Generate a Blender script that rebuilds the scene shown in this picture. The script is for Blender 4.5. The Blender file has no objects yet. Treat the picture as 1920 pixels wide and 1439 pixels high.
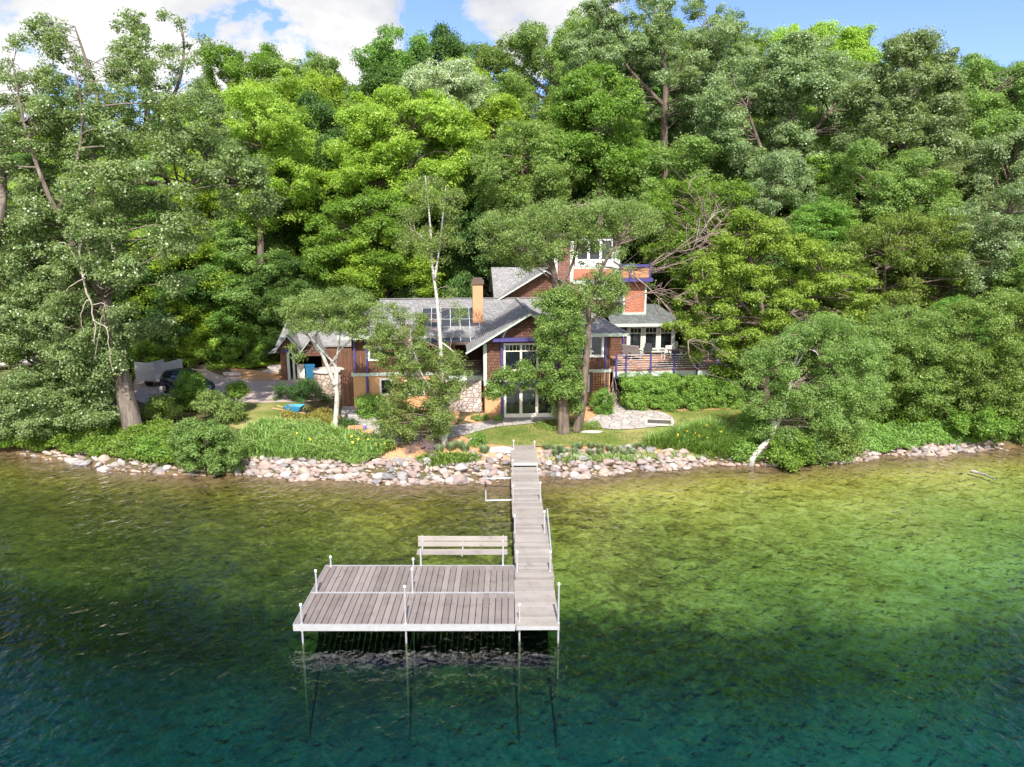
import bpy, math, random
import numpy as np
from mathutils import Vector, Matrix
from mathutils.geometry import delaunay_2d_cdt

# ------------------------------------------------------------------ camera, sky, sun, exposure
S = bpy.context.scene
COL = S.collection
F = 1400.0
PITCH = math.atan((719.5 - 425) / F)
CAM = np.array([0, 0, 12.3])
cam_d = bpy.data.cameras.new("camera")
cam_d.sensor_width = 36
cam_d.lens = 36 * F / 1920
cam_d.clip_end = 3000
cam = bpy.data.objects.new("camera", cam_d)
cam.location = CAM
cam.rotation_euler = (math.pi / 2 - PITCH, 0, 0)
COL.objects.link(cam)
S.camera = cam

SUN_EL, SUN_AZ = 49, 4
sun_d = bpy.data.lights.new("sun", "SUN")
sun_d.energy = 3.7
sun_d.angle = math.radians(0.53)
sun_d.color = (1.0, 0.95, 0.87)
sun = bpy.data.objects.new("sun", sun_d)
sun.rotation_euler = (math.radians(90 - SUN_EL), 0, math.radians(SUN_AZ))
sun.location = (5, -40, 60)
COL.objects.link(sun)

S.view_settings.view_transform = 'Standard'
S.view_settings.look = 'None'
S.view_settings.gamma = 1
S.view_settings.exposure = 1.25
S.cycles.max_bounces = 8
S.cycles.diffuse_bounces = 3
S.cycles.glossy_bounces = 3
S.cycles.transmission_bounces = 4
S.cycles.volume_bounces = 0
S.cycles.caustics_reflective = False
S.cycles.caustics_refractive = False


def ray(px, py):
    x = (px - 960) / F
    y = (719.5 - py) / F
    c, s = math.cos(PITCH), math.sin(PITCH)
    return np.array([x, c + y * s, -s + y * c])


def at_Y(px, py, Y):
    d = ray(px, py)
    return CAM + d * (Y / d[1])


def at_z(px, py, z):
    d = ray(px, py)
    return CAM + d * ((z - CAM[2]) / d[2])


class NT:
    """small helper round a node tree"""
    def __init__(s, tree):
        s.t = tree
        tree.nodes.clear()

    def n(s, kind, ins=None, **kw):
        nd = s.t.nodes.new(kind)
        for k, v in kw.items():
            setattr(nd, k, v)
        for k, v in (ins or {}).items():
            if isinstance(v, bpy.types.NodeSocket):
                s.t.links.new(v, nd.inputs[k])
            else:
                nd.inputs[k].default_value = v
        return nd

    def ramp(s, fac, stops, interp='LINEAR'):
        r = s.n('ShaderNodeValToRGB', {0: fac})
        cr = r.color_ramp
        cr.interpolation = interp
        while len(cr.elements) < len(stops):
            cr.elements.new(0.5)
        for e, (p, c) in zip(cr.elements, stops):
            e.position = p
            e.color = (c, c, c, 1) if isinstance(c, (int, float)) else (*c, 1)
        return r.outputs[0]

    def math(s, op, a, b=0.0, c=0.0, clamp=False):
        nd = s.n('ShaderNodeMath', {0: a, 1: b, 2: c}, operation=op)
        nd.use_clamp = clamp
        return nd.outputs[0]

    def mix(s, fac, a, b, mode='MIX'):
        nd = s.n('ShaderNodeMix', {0: fac}, data_type='RGBA', blend_type=mode)
        for i, v in ((6, a), (7, b)):
            if isinstance(v, bpy.types.NodeSocket):
                s.t.links.new(v, nd.inputs[i])
            else:
                nd.inputs[i].default_value = (*v, 1)
        return nd.outputs[2]

    def noise(s, vec, scale, detail=4, rough=0.55, dist=0.0):
        ins = {'Scale': scale, 'Detail': detail, 'Roughness': rough, 'Distortion': dist}
        if vec is not None:
            ins['Vector'] = vec
        return s.n('ShaderNodeTexNoise', ins).outputs[0]

    def mapping(s, vec, scale=(1, 1, 1), rot=(0, 0, 0), loc=(0, 0, 0)):
        return s.n('ShaderNodeMapping', {'Vector': vec, 'Scale': scale, 'Rotation': rot, 'Location': loc}).outputs[0]


W = bpy.data.worlds.new("World")
S.world = W
W.use_nodes = True
w = NT(W.node_tree)
sky = w.n('ShaderNodeTexSky', sky_type='NISHITA', sun_disc=False)
sky.sun_elevation = math.radians(SUN_EL)
sky.sun_rotation = math.radians(180 - SUN_AZ)
sky.altitude = 200
sky.air_density = 1.0
sky.dust_density = 1.0
sky.ozone_density = 2.2
dirv = w.n('ShaderNodeTexCoord').outputs['Generated']
cl = None
for px, py, r in ((570, 40, .10), (455, 75, .075), (640, 15, .065), (450, -20, .075), (100, 35, .035), (5, 130, .04), (225, 30, .03), (310, 110, .05), (330, 30, .045), (150, 120, .03), (1000, -20, .085), (1060, -10, .085), (-200, 60, .15)):
    c = ray(px, py)
    c = c / np.linalg.norm(c)
    dt = w.n('ShaderNodeVectorMath', {0: dirv, 1: tuple(c)}, operation='DOT_PRODUCT').outputs['Value']
    mr = w.n('ShaderNodeMapRange', {0: dt, 1: math.cos(r * 1.35), 2: math.cos(r * .15), 3: 0.0, 4: 1.0}).outputs[0]
    cl = mr if cl is None else w.math('ADD', cl, w.math('MULTIPLY', mr, w.math('SUBTRACT', 1.0, cl)))
n1 = w.noise(w.mapping(dirv, (1, 1, 1.5)), 10, 10, .6, .15)
n2 = w.noise(w.mapping(dirv, (1, 1, 1.5), loc=(3, 1, 2)), 4.2, 6, .5)
val = w.math('ADD', cl, w.math('MULTIPLY', w.math('MULTIPLY', w.math('SUBTRACT', n1, .50), 4.6), w.math('MULTIPLY_ADD', cl, .85, .12)))
# unseen bright clouds added behind the viewer as fill light for the trees
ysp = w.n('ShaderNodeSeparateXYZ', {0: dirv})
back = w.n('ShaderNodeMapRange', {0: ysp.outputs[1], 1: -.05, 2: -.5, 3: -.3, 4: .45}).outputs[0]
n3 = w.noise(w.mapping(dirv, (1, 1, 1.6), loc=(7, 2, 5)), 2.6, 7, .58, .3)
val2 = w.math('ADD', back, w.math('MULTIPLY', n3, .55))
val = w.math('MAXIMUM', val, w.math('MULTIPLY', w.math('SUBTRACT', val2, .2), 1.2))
cm = w.ramp(val, [(.40, 0.0), (.50, .55), (.72, 1.0)])
shade = w.ramp(w.math('ADD', w.math('MULTIPLY', n2, .75), w.math('MULTIPLY', n1, .35)), [(.40, (1.75, 1.85, 2.1)), (.60, (3.15, 3.1, 3.05))])
skyc = w.mix(1.0, sky.outputs[0], (.49, .52, .68), 'MULTIPLY')
shade = w.mix(w.n('ShaderNodeMapRange', {0: ysp.outputs[1], 1: .1, 2: -.3, 3: 0.0, 4: 1.0}).outputs[0], shade, (7.6, 7.4, 7.1))  # added rear clouds made brighter to fill the trees
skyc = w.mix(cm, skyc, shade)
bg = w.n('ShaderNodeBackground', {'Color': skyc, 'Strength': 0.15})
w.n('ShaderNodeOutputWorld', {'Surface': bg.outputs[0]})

# ------------------------------------------------------------------ terrain
SH = np.array([at_z(a, b, 0)[:2] for a, b in ((0, 846), (100, 856), (200, 876), (300, 888), (450, 888), (600, 897), (800, 905), (960, 897), (1100, 890), (1300, 871), (1400, 870), (1500, 868), (1650, 855), (1800, 845), (1920, 836))])


def shore(x):
    x = np.asarray(x, float)
    return np.interp(x, SH[:, 0], SH[:, 1]) + 0.18 * np.sin(x * 1.3) + 0.1 * np.sin(x * 3.1 + 1)


def hz(x, y):
    x = np.asarray(x, float)
    y = np.asarray(y, float)
    s = y - shore(x)
    a = np.maximum(-s, 0)
    d0 = np.interp(x, [-30, -9, -6.5, 3, 8, 30], [8.5, 9.5, 11, 10.5, 13.2, 14.8])
    depth = (0.13 - .025 * np.clip((x + 8) / 8, 0, 1)) * np.minimum(a, d0) + 0.55 * np.clip(a - d0, 0, 14) + .05 * np.sin(x * .8 + y * .5) * np.clip(a / 4, 0, 1)
    l = np.maximum(s, 0)
    land = 0.78 * np.minimum(l / 2.2, 1) ** .8 + 0.07 * np.clip(l - 2.2, 0, 6) + .012 * np.clip(l - 8.2, 0, 20)
    yb = np.interp(x, [-60, -30, -14, 12, 18, 24, 60], [57, 60, 61, 58, 51, 47, 47])
    hill = 17 * np.tanh(.36 * np.maximum(y - yb, 0) / 17)
    rt = np.clip((x - 15) / 6, 0, 1) * np.clip((l - 2.5) / 5, 0, 1) * 1.2
    return np.where(s < 0, -depth, land + hill + rt)


def gp(px, py):
    """the ground point a pixel of the photograph looks at"""
    d = ray(px, py)
    t = np.linspace(10, 140, 2600)
    P = CAM[None] + d[None] * t[:, None]
    below = P[:, 2] < hz(P[:, 0], P[:, 1])
    i = int(np.argmax(below))
    return P[i]


# ------------------------------------------------------------------ materials
M = {}


def new_mat(name):
    m = bpy.data.materials.new(name)
    m.use_nodes = True
    M[name] = m
    return m, NT(m.node_tree)


def finish(nt, sh):
    nt.n('ShaderNodeOutputMaterial', {'Surface': sh})


def principled(nt, color, rough=.7, spec=.3, metal=0.0, normal=None):
    ins = {'Roughness': rough, 'Metallic': metal, 'Specular IOR Level': spec}
    if isinstance(color, tuple):
        ins['Base Color'] = (*color, 1)
    else:
        ins['Base Color'] = color
    if normal is not None:
        ins['Normal'] = normal
    return nt.n('ShaderNodeBsdfPrincipled', ins).outputs[0]


def simple(name, color, rough=.6, spec=.3, metal=0.0, var=.18, scale=3.0, bump=0.0):
    m, t = new_mat(name)
    co = t.n('ShaderNodeTexCoord').outputs['Object']
    n = t.noise(co, scale, 6, .6)
    k = t.ramp(n, [(.25, 1 - var), (.75, 1 + var)])
    c = t.mix(1.0, color, k, 'MULTIPLY')
    nor = t.n('ShaderNodeBump', {'Height': t.noise(co, scale * 6, 4), 'Strength': bump, 'Distance': .02}).outputs[0] if bump else None
    finish(t, principled(t, c, rough, spec, metal, nor))
    return m


def leaf_mat(name, base, light, dark=None, gloss=.35, trans=.48, rough=.42, pale=None):
    m, t = new_mat(name)
    base, light = (base[0] * 1.95, base[1] * 1.92, base[2] * 2.0), (light[0] * 2.0, light[1] * 1.95, light[2] * 2.0)
    dark = dark or tuple(v * .62 for v in base)
    tone = t.n('ShaderNodeAttribute', attribute_name='tone').outputs['Fac']
    stops = [(.05, dark), (.45, base), (.85, light)]
    if pale:
        stops = [(.05, dark), (.4, base), (.72, light), (.95, tuple((a + b) / 2 * 1.1 for a, b in zip(light, pale)))]
    c = t.ramp(tone, stops)
    rnd = t.n('ShaderNodeObjectInfo').outputs['Random']
    hs = t.n('ShaderNodeHueSaturation', {'Hue': t.math('MULTIPLY_ADD', rnd, .028, .478), 'Saturation': t.math('MULTIPLY_ADD', rnd, -.15, 1.06), 'Value': t.math('MULTIPLY_ADD', rnd, .35, .83), 'Color': c})
    c = hs.outputs[0]
    p = principled(t, c, rough, gloss)
    tr = t.n('ShaderNodeBsdfTranslucent', {'Color': t.mix(1.0, c, (1.5, 1.5, .7), 'MULTIPLY')}).outputs[0]
    finish(t, t.n('ShaderNodeMixShader', {0: trans, 1: p, 2: tr}).outputs[0])
    return m


leaf_mat('leaf_lime', (.12, .20, .026), (.19, .28, .042))
leaf_mat('leaf_green', (.070, .145, .024), (.12, .21, .035))
leaf_mat('leaf_mid', (.080, .135, .030), (.14, .20, .050))
leaf_mat('leaf_dark', (.038, .085, .020), (.075, .14, .03))
leaf_mat('leaf_silver', (.078, .122, .046), (.14, .185, .088), pale=(.38, .44, .33), gloss=.5, rough=.4)
leaf_mat('leaf_poplar', (.12, .16, .085), (.24, .29, .20), pale=(.46, .50, .44), gloss=.5)
leaf_mat('leaf_cottonwood', (.078, .120, .040), (.135, .18, .068), pale=(.25, .31, .18), gloss=.6, rough=.35)
leaf_mat('leaf_birch', (.082, .135, .038), (.145, .205, .065), pale=(.30, .36, .16))
leaf_mat('leaf_ivy', (.066, .13, .03), (.13, .205, .052), gloss=.5, pale=(.28, .36, .14))
leaf_mat('leaf_shrub', (.075, .150, .026), (.13, .22, .045))
leaf_mat('leaf_hedge', (.080, .150, .020), (.14, .22, .035), pale=(.26, .24, .05))
leaf_mat('leaf_willow', (.082, .155, .042), (.145, .225, .075))
leaf_mat('leaf_yew', (.030, .070, .016), (.06, .11, .025))
leaf_mat('leaf_lush', (.095, .165, .035), (.16, .24, .06))
leaf_mat('leaf_bluegrass', (.11, .16, .085), (.18, .23, .13))
leaf_mat('leaf_plum', (.085, .055, .060), (.17, .125, .12), trans=.15)
leaf_mat('leaf_rusty', (.12, .13, .03), (.20, .20, .045), pale=(.30, .15, .04))
m, t = new_mat('pebble')
isl = t.n('ShaderNodeNewGeometry').outputs['Random Per Island']
c = t.ramp(isl, [(0, (.16, .14, .13)), (.3, (.30, .22, .18)), (.55, (.24, .22, .22)), (.8, (.36, .26, .20)), (1, (.42, .36, .32))])
finish(t, principled(t, c, .85, .2))
leaf_mat('leaf_lawn', (.065, .095, .018), (.12, .14, .035))
leaf_mat('leaf_maple', (.095, .165, .026), (.165, .245, .045), pale=(.30, .36, .16))
leaf_mat('leaf_bed', (.085, .15, .035), (.15, .22, .06), pale=(.26, .33, .12))
leaf_mat('petal_yellow', (.7, .5, .03), (.8, .62, .08))


def bark(name, c1, c2, scale=6, stretch=.18, bump=.6, marks=None):
    m, t = new_mat(name)
    co = t.n('ShaderNodeTexCoord').outputs['Object']
    v = t.mapping(co, (1, 1, stretch))
    n = t.noise(v, scale, 8, .7)
    c = t.ramp(n, [(.35, c1), (.65, c2)])
    if marks:
        k = t.noise(t.mapping(co, (1, 1, 5)), 2.5, 4, .6)
        c = t.mix(t.ramp(k, [(.60, 0.0), (.66, 1.0)]), c, marks)
    nor = t.n('ShaderNodeBump', {'Height': n, 'Strength': bump, 'Distance': .06}).outputs[0]
    finish(t, principled(t, c, .9, .15, 0, nor))


bark('bark_brown', (.06, .046, .038), (.20, .155, .125))
bark('bark_cottonwood', (.065, .05, .042), (.25, .205, .175), 5, .12, 1.2)
bark('bark_birch', (.33, .31, .285), (.54, .52, .48), 4, 1, .2, (.06, .05, .045))
bark('bark_pale', (.26, .22, .18), (.48, .42, .36), 8, .2)
bark('bark_twig', (.16, .11, .10), (.34, .26, .23), 8, .3)


def wood(name, c1, c2, rough=.8, board=None, axis=0, contrast=.3):
    """boards carry their own shade in the 'tone' attribute, grain comes from stretched noise"""
    m, t = new_mat(name)
    co = t.n('ShaderNodeTexCoord').outputs['Object']
    sc = [14, 14, 14]
    sc[axis] = .9
    n = t.noise(t.mapping(co, tuple(sc)), 2.2, 7, .65)
    big = t.noise(co, 1.1, 4)
    tone = t.n('ShaderNodeAttribute', attribute_name='tone').outputs['Fac']
    f = t.math('ADD', t.math('MULTIPLY', n, .55), t.math('ADD', t.math('MULTIPLY', tone, .32), t.math('MULTIPLY_ADD', big, .5, -.18)))
    c = t.ramp(f, [(.25, c1), (.85, c2)])
    sp_ = t.noise(co, 7.5, 3, .6)
    c = t.mix(t.ramp(sp_, [(.70, 0.0), (.76, .55)]), c, tuple(min(1, v * 1.55) for v in c2))
    c = t.mix(t.ramp(t.noise(co, 2.1, 6, .7), [(.32, .5), (.45, 0.0)]), c, tuple(v * .6 for v in c1))
    nor = t.n('ShaderNodeBump', {'Height': n, 'Strength': .35, 'Distance': .01}).outputs[0]
    finish(t, principled(t, c, rough, .2, 0, nor))


wood('dock_wood_cross', (.20, .175, .155), (.34, .31, .28), axis=0)
wood('dock_wood_long', (.145, .12, .11), (.265, .23, .213), axis=1)
wood('bench_wood', (.23, .205, .19), (.34, .31, .285), axis=0)
wood('deck_wood', (.26, .13, .085), (.42, .24, .17), axis=0)
wood('table_wood', (.12, .06, .04), (.24, .13, .09), axis=0)
wood('picnic_wood', (.40, .20, .10), (.62, .36, .22), axis=0)


def siding(name, c1, c2, bw, rh, mortar=.012, vertical=True, bump=.5):
    m, t = new_mat(name)
    co = t.n('ShaderNodeTexCoord').outputs['Object']
    sp = t.n('ShaderNodeSeparateXYZ', {0: co})
    xy = t.math('ADD', sp.outputs[0], sp.outputs[1])
    cb = t.n('ShaderNodeCombineXYZ', {0: sp.outputs[2], 1: xy} if vertical else {0: xy, 1: sp.outputs[2]}).outputs[0]
    b = t.n('ShaderNodeTexBrick', {'Vector': cb, 'Color1': (*c1, 1), 'Color2': (*c2, 1), 'Mortar': (*[v * .45 for v in c1], 1), 'Scale': 1.0, 'Mortar Size': mortar, 'Mortar Smooth': .3, 'Bias': 0.0, 'Brick Width': bw, 'Row Height': rh})
    n = t.noise(co, 5, 6, .65)
    c = t.mix(1.0, b.outputs[0], t.ramp(n, [(.25, .7), (.75, 1.3)]), 'MULTIPLY')
    nor = t.n('ShaderNodeBump', {'Height': b.outputs[1], 'Strength': bump, 'Distance': .015, }, invert=True).outputs[0]
    finish(t, principled(t, c, .8, .2, 0, nor))


siding('cedar_boards', (.115, .058, .040), (.175, .085, .055), 4.0, .14)
siding('brown_shingle', (.115, .058, .042), (.18, .088, .060), .16, .18, .014, False)
siding('rose_shingle', (.19, .095, .075), (.27, .14, .11), .16, .18, .014, False)
siding('roof_shingle', (.205, .200, .200), (.30, .29, .285), .30, .055, .007, False, .8)
siding('sunroom_roof_shingle', (.105, .115, .11), (.16, .17, .165), .30, .055, .007, False, .8)
siding('planter_boards', (.35, .17, .09), (.45, .23, .125), 1.2, .22, .02, False)
simple('stucco_ochre', (.52, .30, .155), .9, .1, var=.12, scale=2.2, bump=.25)
simple('stucco_orange', (.54, .29, .16), .9, .1, var=.08, scale=2, bump=.2)
simple('terracotta', (.38, .155, .10), .8, .2, var=.2, scale=3)
simple('trim_green', (.44, .50, .44), .6, .3, var=.06)
simple('frame_cream', (.70, .66, .56), .5, .3, var=.05)
simple('frame_white', (.78, .77, .74), .5, .3, var=.04)
simple('paint_violet', (.062, .052, .185), .5, .3, var=.12)
simple('metal_roof', (.085, .090, .105), .35, .5, .6, var=.25, scale=1.2)
simple('seam_white', (.45, .46, .48), .5, .3)
simple('copper', (.36, .155, .075), .45, .4, .5, var=.25, scale=5)
simple('chimney_cap', (.12, .085, .07), .8, .2)
simple('aluminium', (.56, .56, .58), .38, .5, .55, var=.10, scale=4)
simple('post_cap', (.82, .80, .80), .5, .3)
simple('cable_steel', (.50, .48, .48), .4, .5, .5)
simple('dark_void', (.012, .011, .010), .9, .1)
simple('concrete', (.46, .42, .38), .9, .15, var=.15, scale=2, bump=.2)
simple('ash', (.085, .075, .07), .95, .1, var=.5, scale=9)
simple('car_paint', (.012, .017, .045), .16, .6, var=.05)
simple('car_glass', (.015, .018, .022), .05, .6)
simple('algae', (.085, .115, .05), .9, .1, var=.4, scale=8)
simple('rubber', (.02, .02, .02), .85, .2)
simple('chrome', (.70, .70, .72), .2, .6, .8)
simple('plate_white', (.75, .75, .76), .5, .3)
simple('trailer_grey', (.40, .40, .41), .5, .4, .3, var=.15)
simple('tub_blue', (.045, .25, .46), .35, .5, var=.12)
simple('bin_blue', (.02, .13, .25), .5, .3)
simple('cup_blue', (.10, .12, .50), .35, .4)
simple('handle_wood', (.48, .30, .20), .7, .2)
simple('pole_green', (.03, .16, .08), .5, .3)
simple('sling_grey', (.40, .375, .385), .8, .2)
simple('chair_white', (.70, .70, .70), .6, .3)
simple('chair_dark', (.06, .065, .08), .6, .3)
simple('boat_white', (.80, .80, .80), .35, .5, var=.05)
simple('log_grey', (.40, .36, .33), .9, .1, var=.3, scale=6)
simple('boulder_grey', (.40, .34, .31), .9, .15, var=.25, scale=2.5, bump=.4)
simple('slab_pale', (.46, .42, .385), .9, .15, var=.15, scale=2.5, bump=.4)

m, t = new_mat('glass_dark')
g = t.n('ShaderNodeBsdfGlossy', {'Color': (.9, .95, 1, 1), 'Roughness': .03}).outputs[0]
d = t.n('ShaderNodeBsdfDiffuse', {'Color': (.012, .015, .018, 1)}).outputs[0]
fr = t.math('MULTIPLY_ADD', t.n('ShaderNodeFresnel', {'IOR': 1.5}).outputs[0], 1.1, .03)
finish(t, t.n('ShaderNodeMixShader', {0: fr, 1: d, 2: g}).outputs[0])


def stone_mat(name, cols, scale, mortar=(.30, .26, .22), edge=.05):
    m, t = new_mat(name)
    co = t.n('ShaderNodeTexCoord').outputs['Object']
    cw = t.n('ShaderNodeVectorMath', {0: co, 1: t.n('ShaderNodeTexNoise', {'Vector': co, 'Scale': 3.0}).outputs[1]}, operation='ADD').outputs[0]
    v = t.n('ShaderNodeTexVoronoi', {'Vector': co, 'Scale': scale})
    e = t.n('ShaderNodeTexVoronoi', {'Vector': co, 'Scale': scale}, feature='DISTANCE_TO_EDGE').outputs[0]
    sp = t.n('ShaderNodeSeparateColor', {0: v.outputs['Color']}).outputs[0]
    c = t.ramp(sp, [(i / (len(cols) - 1), k) for i, k in enumerate(cols)])
    c = t.mix(1.0, c, t.ramp(t.noise(co, 9, 5), [(.3, .75), (.7, 1.2)]), 'MULTIPLY')
    c = t.mix(t.ramp(e, [(edge * .4, 1.0), (edge, 0.0)]), c, mortar)
    nor = t.n('ShaderNodeBump', {'Height': t.ramp(e, [(0, 0.0), (edge * 2.5, 1.0)]), 'Strength': .8, 'Distance': .06}).outputs[0]
    finish(t, principled(t, c, .9, .15, 0, nor))


stone_mat('stone_pink', [(.27, .22, .185), (.40, .32, .27), (.36, .25, .19), (.48, .42, .37)], 3.6, (.22, .18, .15))
stone_mat('stone_pale', [(.40, .34, .31), (.52, .44, .41), (.46, .35, .31), (.60, .55, .52)], 4.2, (.34, .29, .26))
stone_mat('flagstone', [(.33, .305, .29), (.39, .36, .34), (.36, .31, .29), (.42, .395, .38)], 1.9, (.23, .21, .19), .018)


def rock_mat(name, c):
    m, t = new_mat(name)
    co = t.n('ShaderNodeTexCoord').outputs['Object']
    rnd = t.n('ShaderNodeObjectInfo').outputs['Random']
    hs = t.n('ShaderNodeHueSaturation', {'Hue': t.math('MULTIPLY_ADD', rnd, .028, .478), 'Saturation': t.math('MULTIPLY_ADD', rnd, .35, .45), 'Value': t.math('MULTIPLY_ADD', rnd, .55, .7), 'Color': (*c, 1)}).outputs[0]
    n = t.noise(co, 4, 8, .7)
    c = t.mix(1.0, hs, t.ramp(n, [(.3, .72), (.7, 1.22)]), 'MULTIPLY')
    nor = t.n('ShaderNodeBump', {'Height': n, 'Strength': .4, 'Distance': .05}).outputs[0]
    finish(t, principled(t, c, .85, .2, 0, nor))


rock_mat('rock_pink', (.28, .185, .155))
rock_mat('rock_grey', (.26, .235, .235))
rock_mat('rock_pale', (.34, .285, .255))
rock_mat('rock_tan', (.29, .215, .16))

# ground, lawn, mulch, drive
m, t = new_mat('soil')
co = t.n('ShaderNodeTexCoord').outputs['Object']
zz = t.n('ShaderNodeSeparateXYZ', {0: co}).outputs[2]
n = t.noise(co, .8, 8, .65)
c_land = t.ramp(t.noise(co, 2.2, 8, .7), [(.3, (.045, .042, .022)), (.5, (.12, .085, .05)), (.62, (.07, .095, .028)), (.78, (.11, .14, .04))])
# lake bed: dark weed and pale marl in wind-drawn patches, painted teal at depth
big = t.noise(t.mapping(co, (.11, .17, 0)), 1.0, 5, .55, .6)
fine = t.noise(t.mapping(co, (.9, 1.1, 0), (0, 0, .3)), 1.5, 9, .7, .9)
finer = t.noise(t.mapping(co, (1.0, 1.5, 0), (0, 0, .25)), 5.0, 5, .65, .6)
xx = t.n('ShaderNodeSeparateXYZ', {0: co}).outputs[0]
east = t.n('ShaderNodeMapRange', {0: xx, 1: -12.0, 2: 15.0, 3: -.12, 4: .15}).outputs[0]
f = t.math('ADD', t.math('MULTIPLY', big, .55), t.math('ADD', t.math('MULTIPLY', fine, .75), t.math('ADD', t.math('MULTIPLY', finer, .45), t.math('ADD', east, -.36))))
shelf = t.ramp(f, [(.30, (.055, .048, .009)), (.48, (.165, .125, .022)), (.62, (.36, .29, .055)), (.8, (.60, .50, .14))])
weed = t.ramp(f, [(.28, (.015, .016, .003)), (.5, (.042, .042, .008)), (.75, (.16, .15, .034))])
deep = t.ramp(f, [(.28, (.06, .19, .22)), (.5, (.16, .34, .38)), (.75, (.34, .54, .52))])  # light scattered by deep water, painted into the bed colour
cobble = t.ramp(t.noise(co, 3.0, 6, .7), [(.3, (.06, .04, .022)), (.7, (.26, .17, .085))])
c_bed = t.mix(t.n('ShaderNodeMapRange', {0: zz, 1: -1.15, 2: -1.7, 3: 0.0, 4: 1.0}).outputs[0], shelf, weed)
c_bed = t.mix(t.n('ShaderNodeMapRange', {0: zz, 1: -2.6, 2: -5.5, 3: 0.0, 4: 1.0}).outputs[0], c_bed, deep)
c_bed = t.mix(t.n('ShaderNodeMapRange', {0: t.math('ADD', zz, t.math('MULTIPLY', fine, .35)), 1: -.10, 2: .10, 3: 0.0, 4: 1.0}).outputs[0], c_bed, cobble)
c = t.mix(t.n('ShaderNodeMapRange', {0: zz, 1: -.02, 2: .12, 3: 0.0, 4: 1.0}).outputs[0], c_bed, c_land)
nor = t.n('ShaderNodeBump', {'Height': t.noise(co, 6, 8, .7), 'Strength': .5, 'Distance': .08}).outputs[0]
finish(t, principled(t, c, .95, .1, 0, nor))

m, t = new_mat('lawn')
co = t.n('ShaderNodeTexCoord').outputs['Object']
c = t.ramp(t.math('ADD', t.math('MULTIPLY', t.noise(co, .55, 5), .8), t.math('MULTIPLY', t.noise(co, 14, 8, .75), .4)), [(.40, (.075, .125, .022)), (.55, (.135, .17, .038)), (.68, (.23, .22, .075)), (.82, (.32, .27, .13))])
finish(t, principled(t, c, .95, .1, 0, t.n('ShaderNodeBump', {'Height': t.noise(co, 40, 4), 'Strength': .6, 'Distance': .03}).outputs[0]))
m, t = new_mat('mulch')
co = t.n('ShaderNodeTexCoord').outputs['Object']
c = t.ramp(t.noise(co, 9, 9, .8), [(.3, (.24, .125, .06)), (.5, (.47, .265, .14)), (.7, (.64, .41, .26))])
finish(t, principled(t, c, .95, .1, 0, t.n('ShaderNodeBump', {'Height': t.noise(co, 30, 4), 'Strength': .8, 'Distance': .03}).outputs[0]))
m, t = new_mat('driveway')
co = t.n('ShaderNodeTexCoord').outputs['Object']
c = t.ramp(t.noise(co, 3, 9, .75), [(.3, (.30, .235, .20)), (.7, (.46, .37, .33))])
finish(t, principled(t, c, .95, .1, 0, t.n('ShaderNodeBump', {'Height': t.noise(co, 40, 4), 'Strength': .4, 'Distance': .02}).outputs[0]))

# water
m, t = new_mat('water')
co = t.n('ShaderNodeTexCoord').outputs['Object']
h1 = t.noise(t.mapping(co, (1.0, .8, 1), (0, 0, -.5)), 2.3, 1.6, .5, .35)
h2 = t.noise(t.mapping(co, (1.2, .9, 1), (0, 0, .45)), 7.5, 2, .5, .5)
h3 = t.noise(t.mapping(co, (1.0, 1.3, 1), (0, 0, -.15)), .22, 2, .5)
amp = t.ramp(h3, [(.34, .62), (.64, 1.0)])
hh = t.math('MULTIPLY', t.math('ADD', t.math('MULTIPLY', h1, 1.0), t.math('MULTIPLY', h2, .24)), amp)
nor = t.n('ShaderNodeBump', {'Height': hh, 'Strength': 1.0, 'Distance': .11}).outputs[0]
gl = t.n('ShaderNodeBsdfGlossy', {'Color': (1, 1, 1, 1), 'Roughness': .015, 'Normal': nor}).outputs[0]
trn = t.n('ShaderNodeBsdfTransparent', {'Color': (1, 1, 1, 1)}).outputs[0]
fr = t.n('ShaderNodeFresnel', {'IOR': 1.333, 'Normal': nor}).outputs[0]
sh = t.n('ShaderNodeMixShader', {0: fr, 1: trn, 2: gl}).outputs[0]
va = t.n('ShaderNodeVolumeAbsorption', {'Color': (.34, .68, .65, 1), 'Density': .54}).outputs[0]
t.n('ShaderNodeOutputMaterial', {'Surface': sh, 'Volume': va})

# ------------------------------------------------------------------ object helpers
R = random.Random(7)


def tag(o, label=None, cat=None, group=None, kind=None):
    for k, v in (('label', label), ('category', cat), ('group', group), ('kind', kind)):
        if v:
            o[k] = v
    return o


def empty(name, loc, rz=0.0, label=None, cat=None, group=None):
    o = bpy.data.objects.new(name, None)
    COL.objects.link(o)
    o.location = tuple(float(v) for v in loc)
    o.rotation_euler = (0, 0, rz)
    o.empty_display_size = .3
    return tag(o, label, cat, group)


def copy_tree(o, parent=None):
    c = o.copy()
    COL.objects.link(c)
    if parent is not None:
        c.parent = parent
    for ch in [x for x in o.children]:
        copy_tree(ch, c)
    return c


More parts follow.
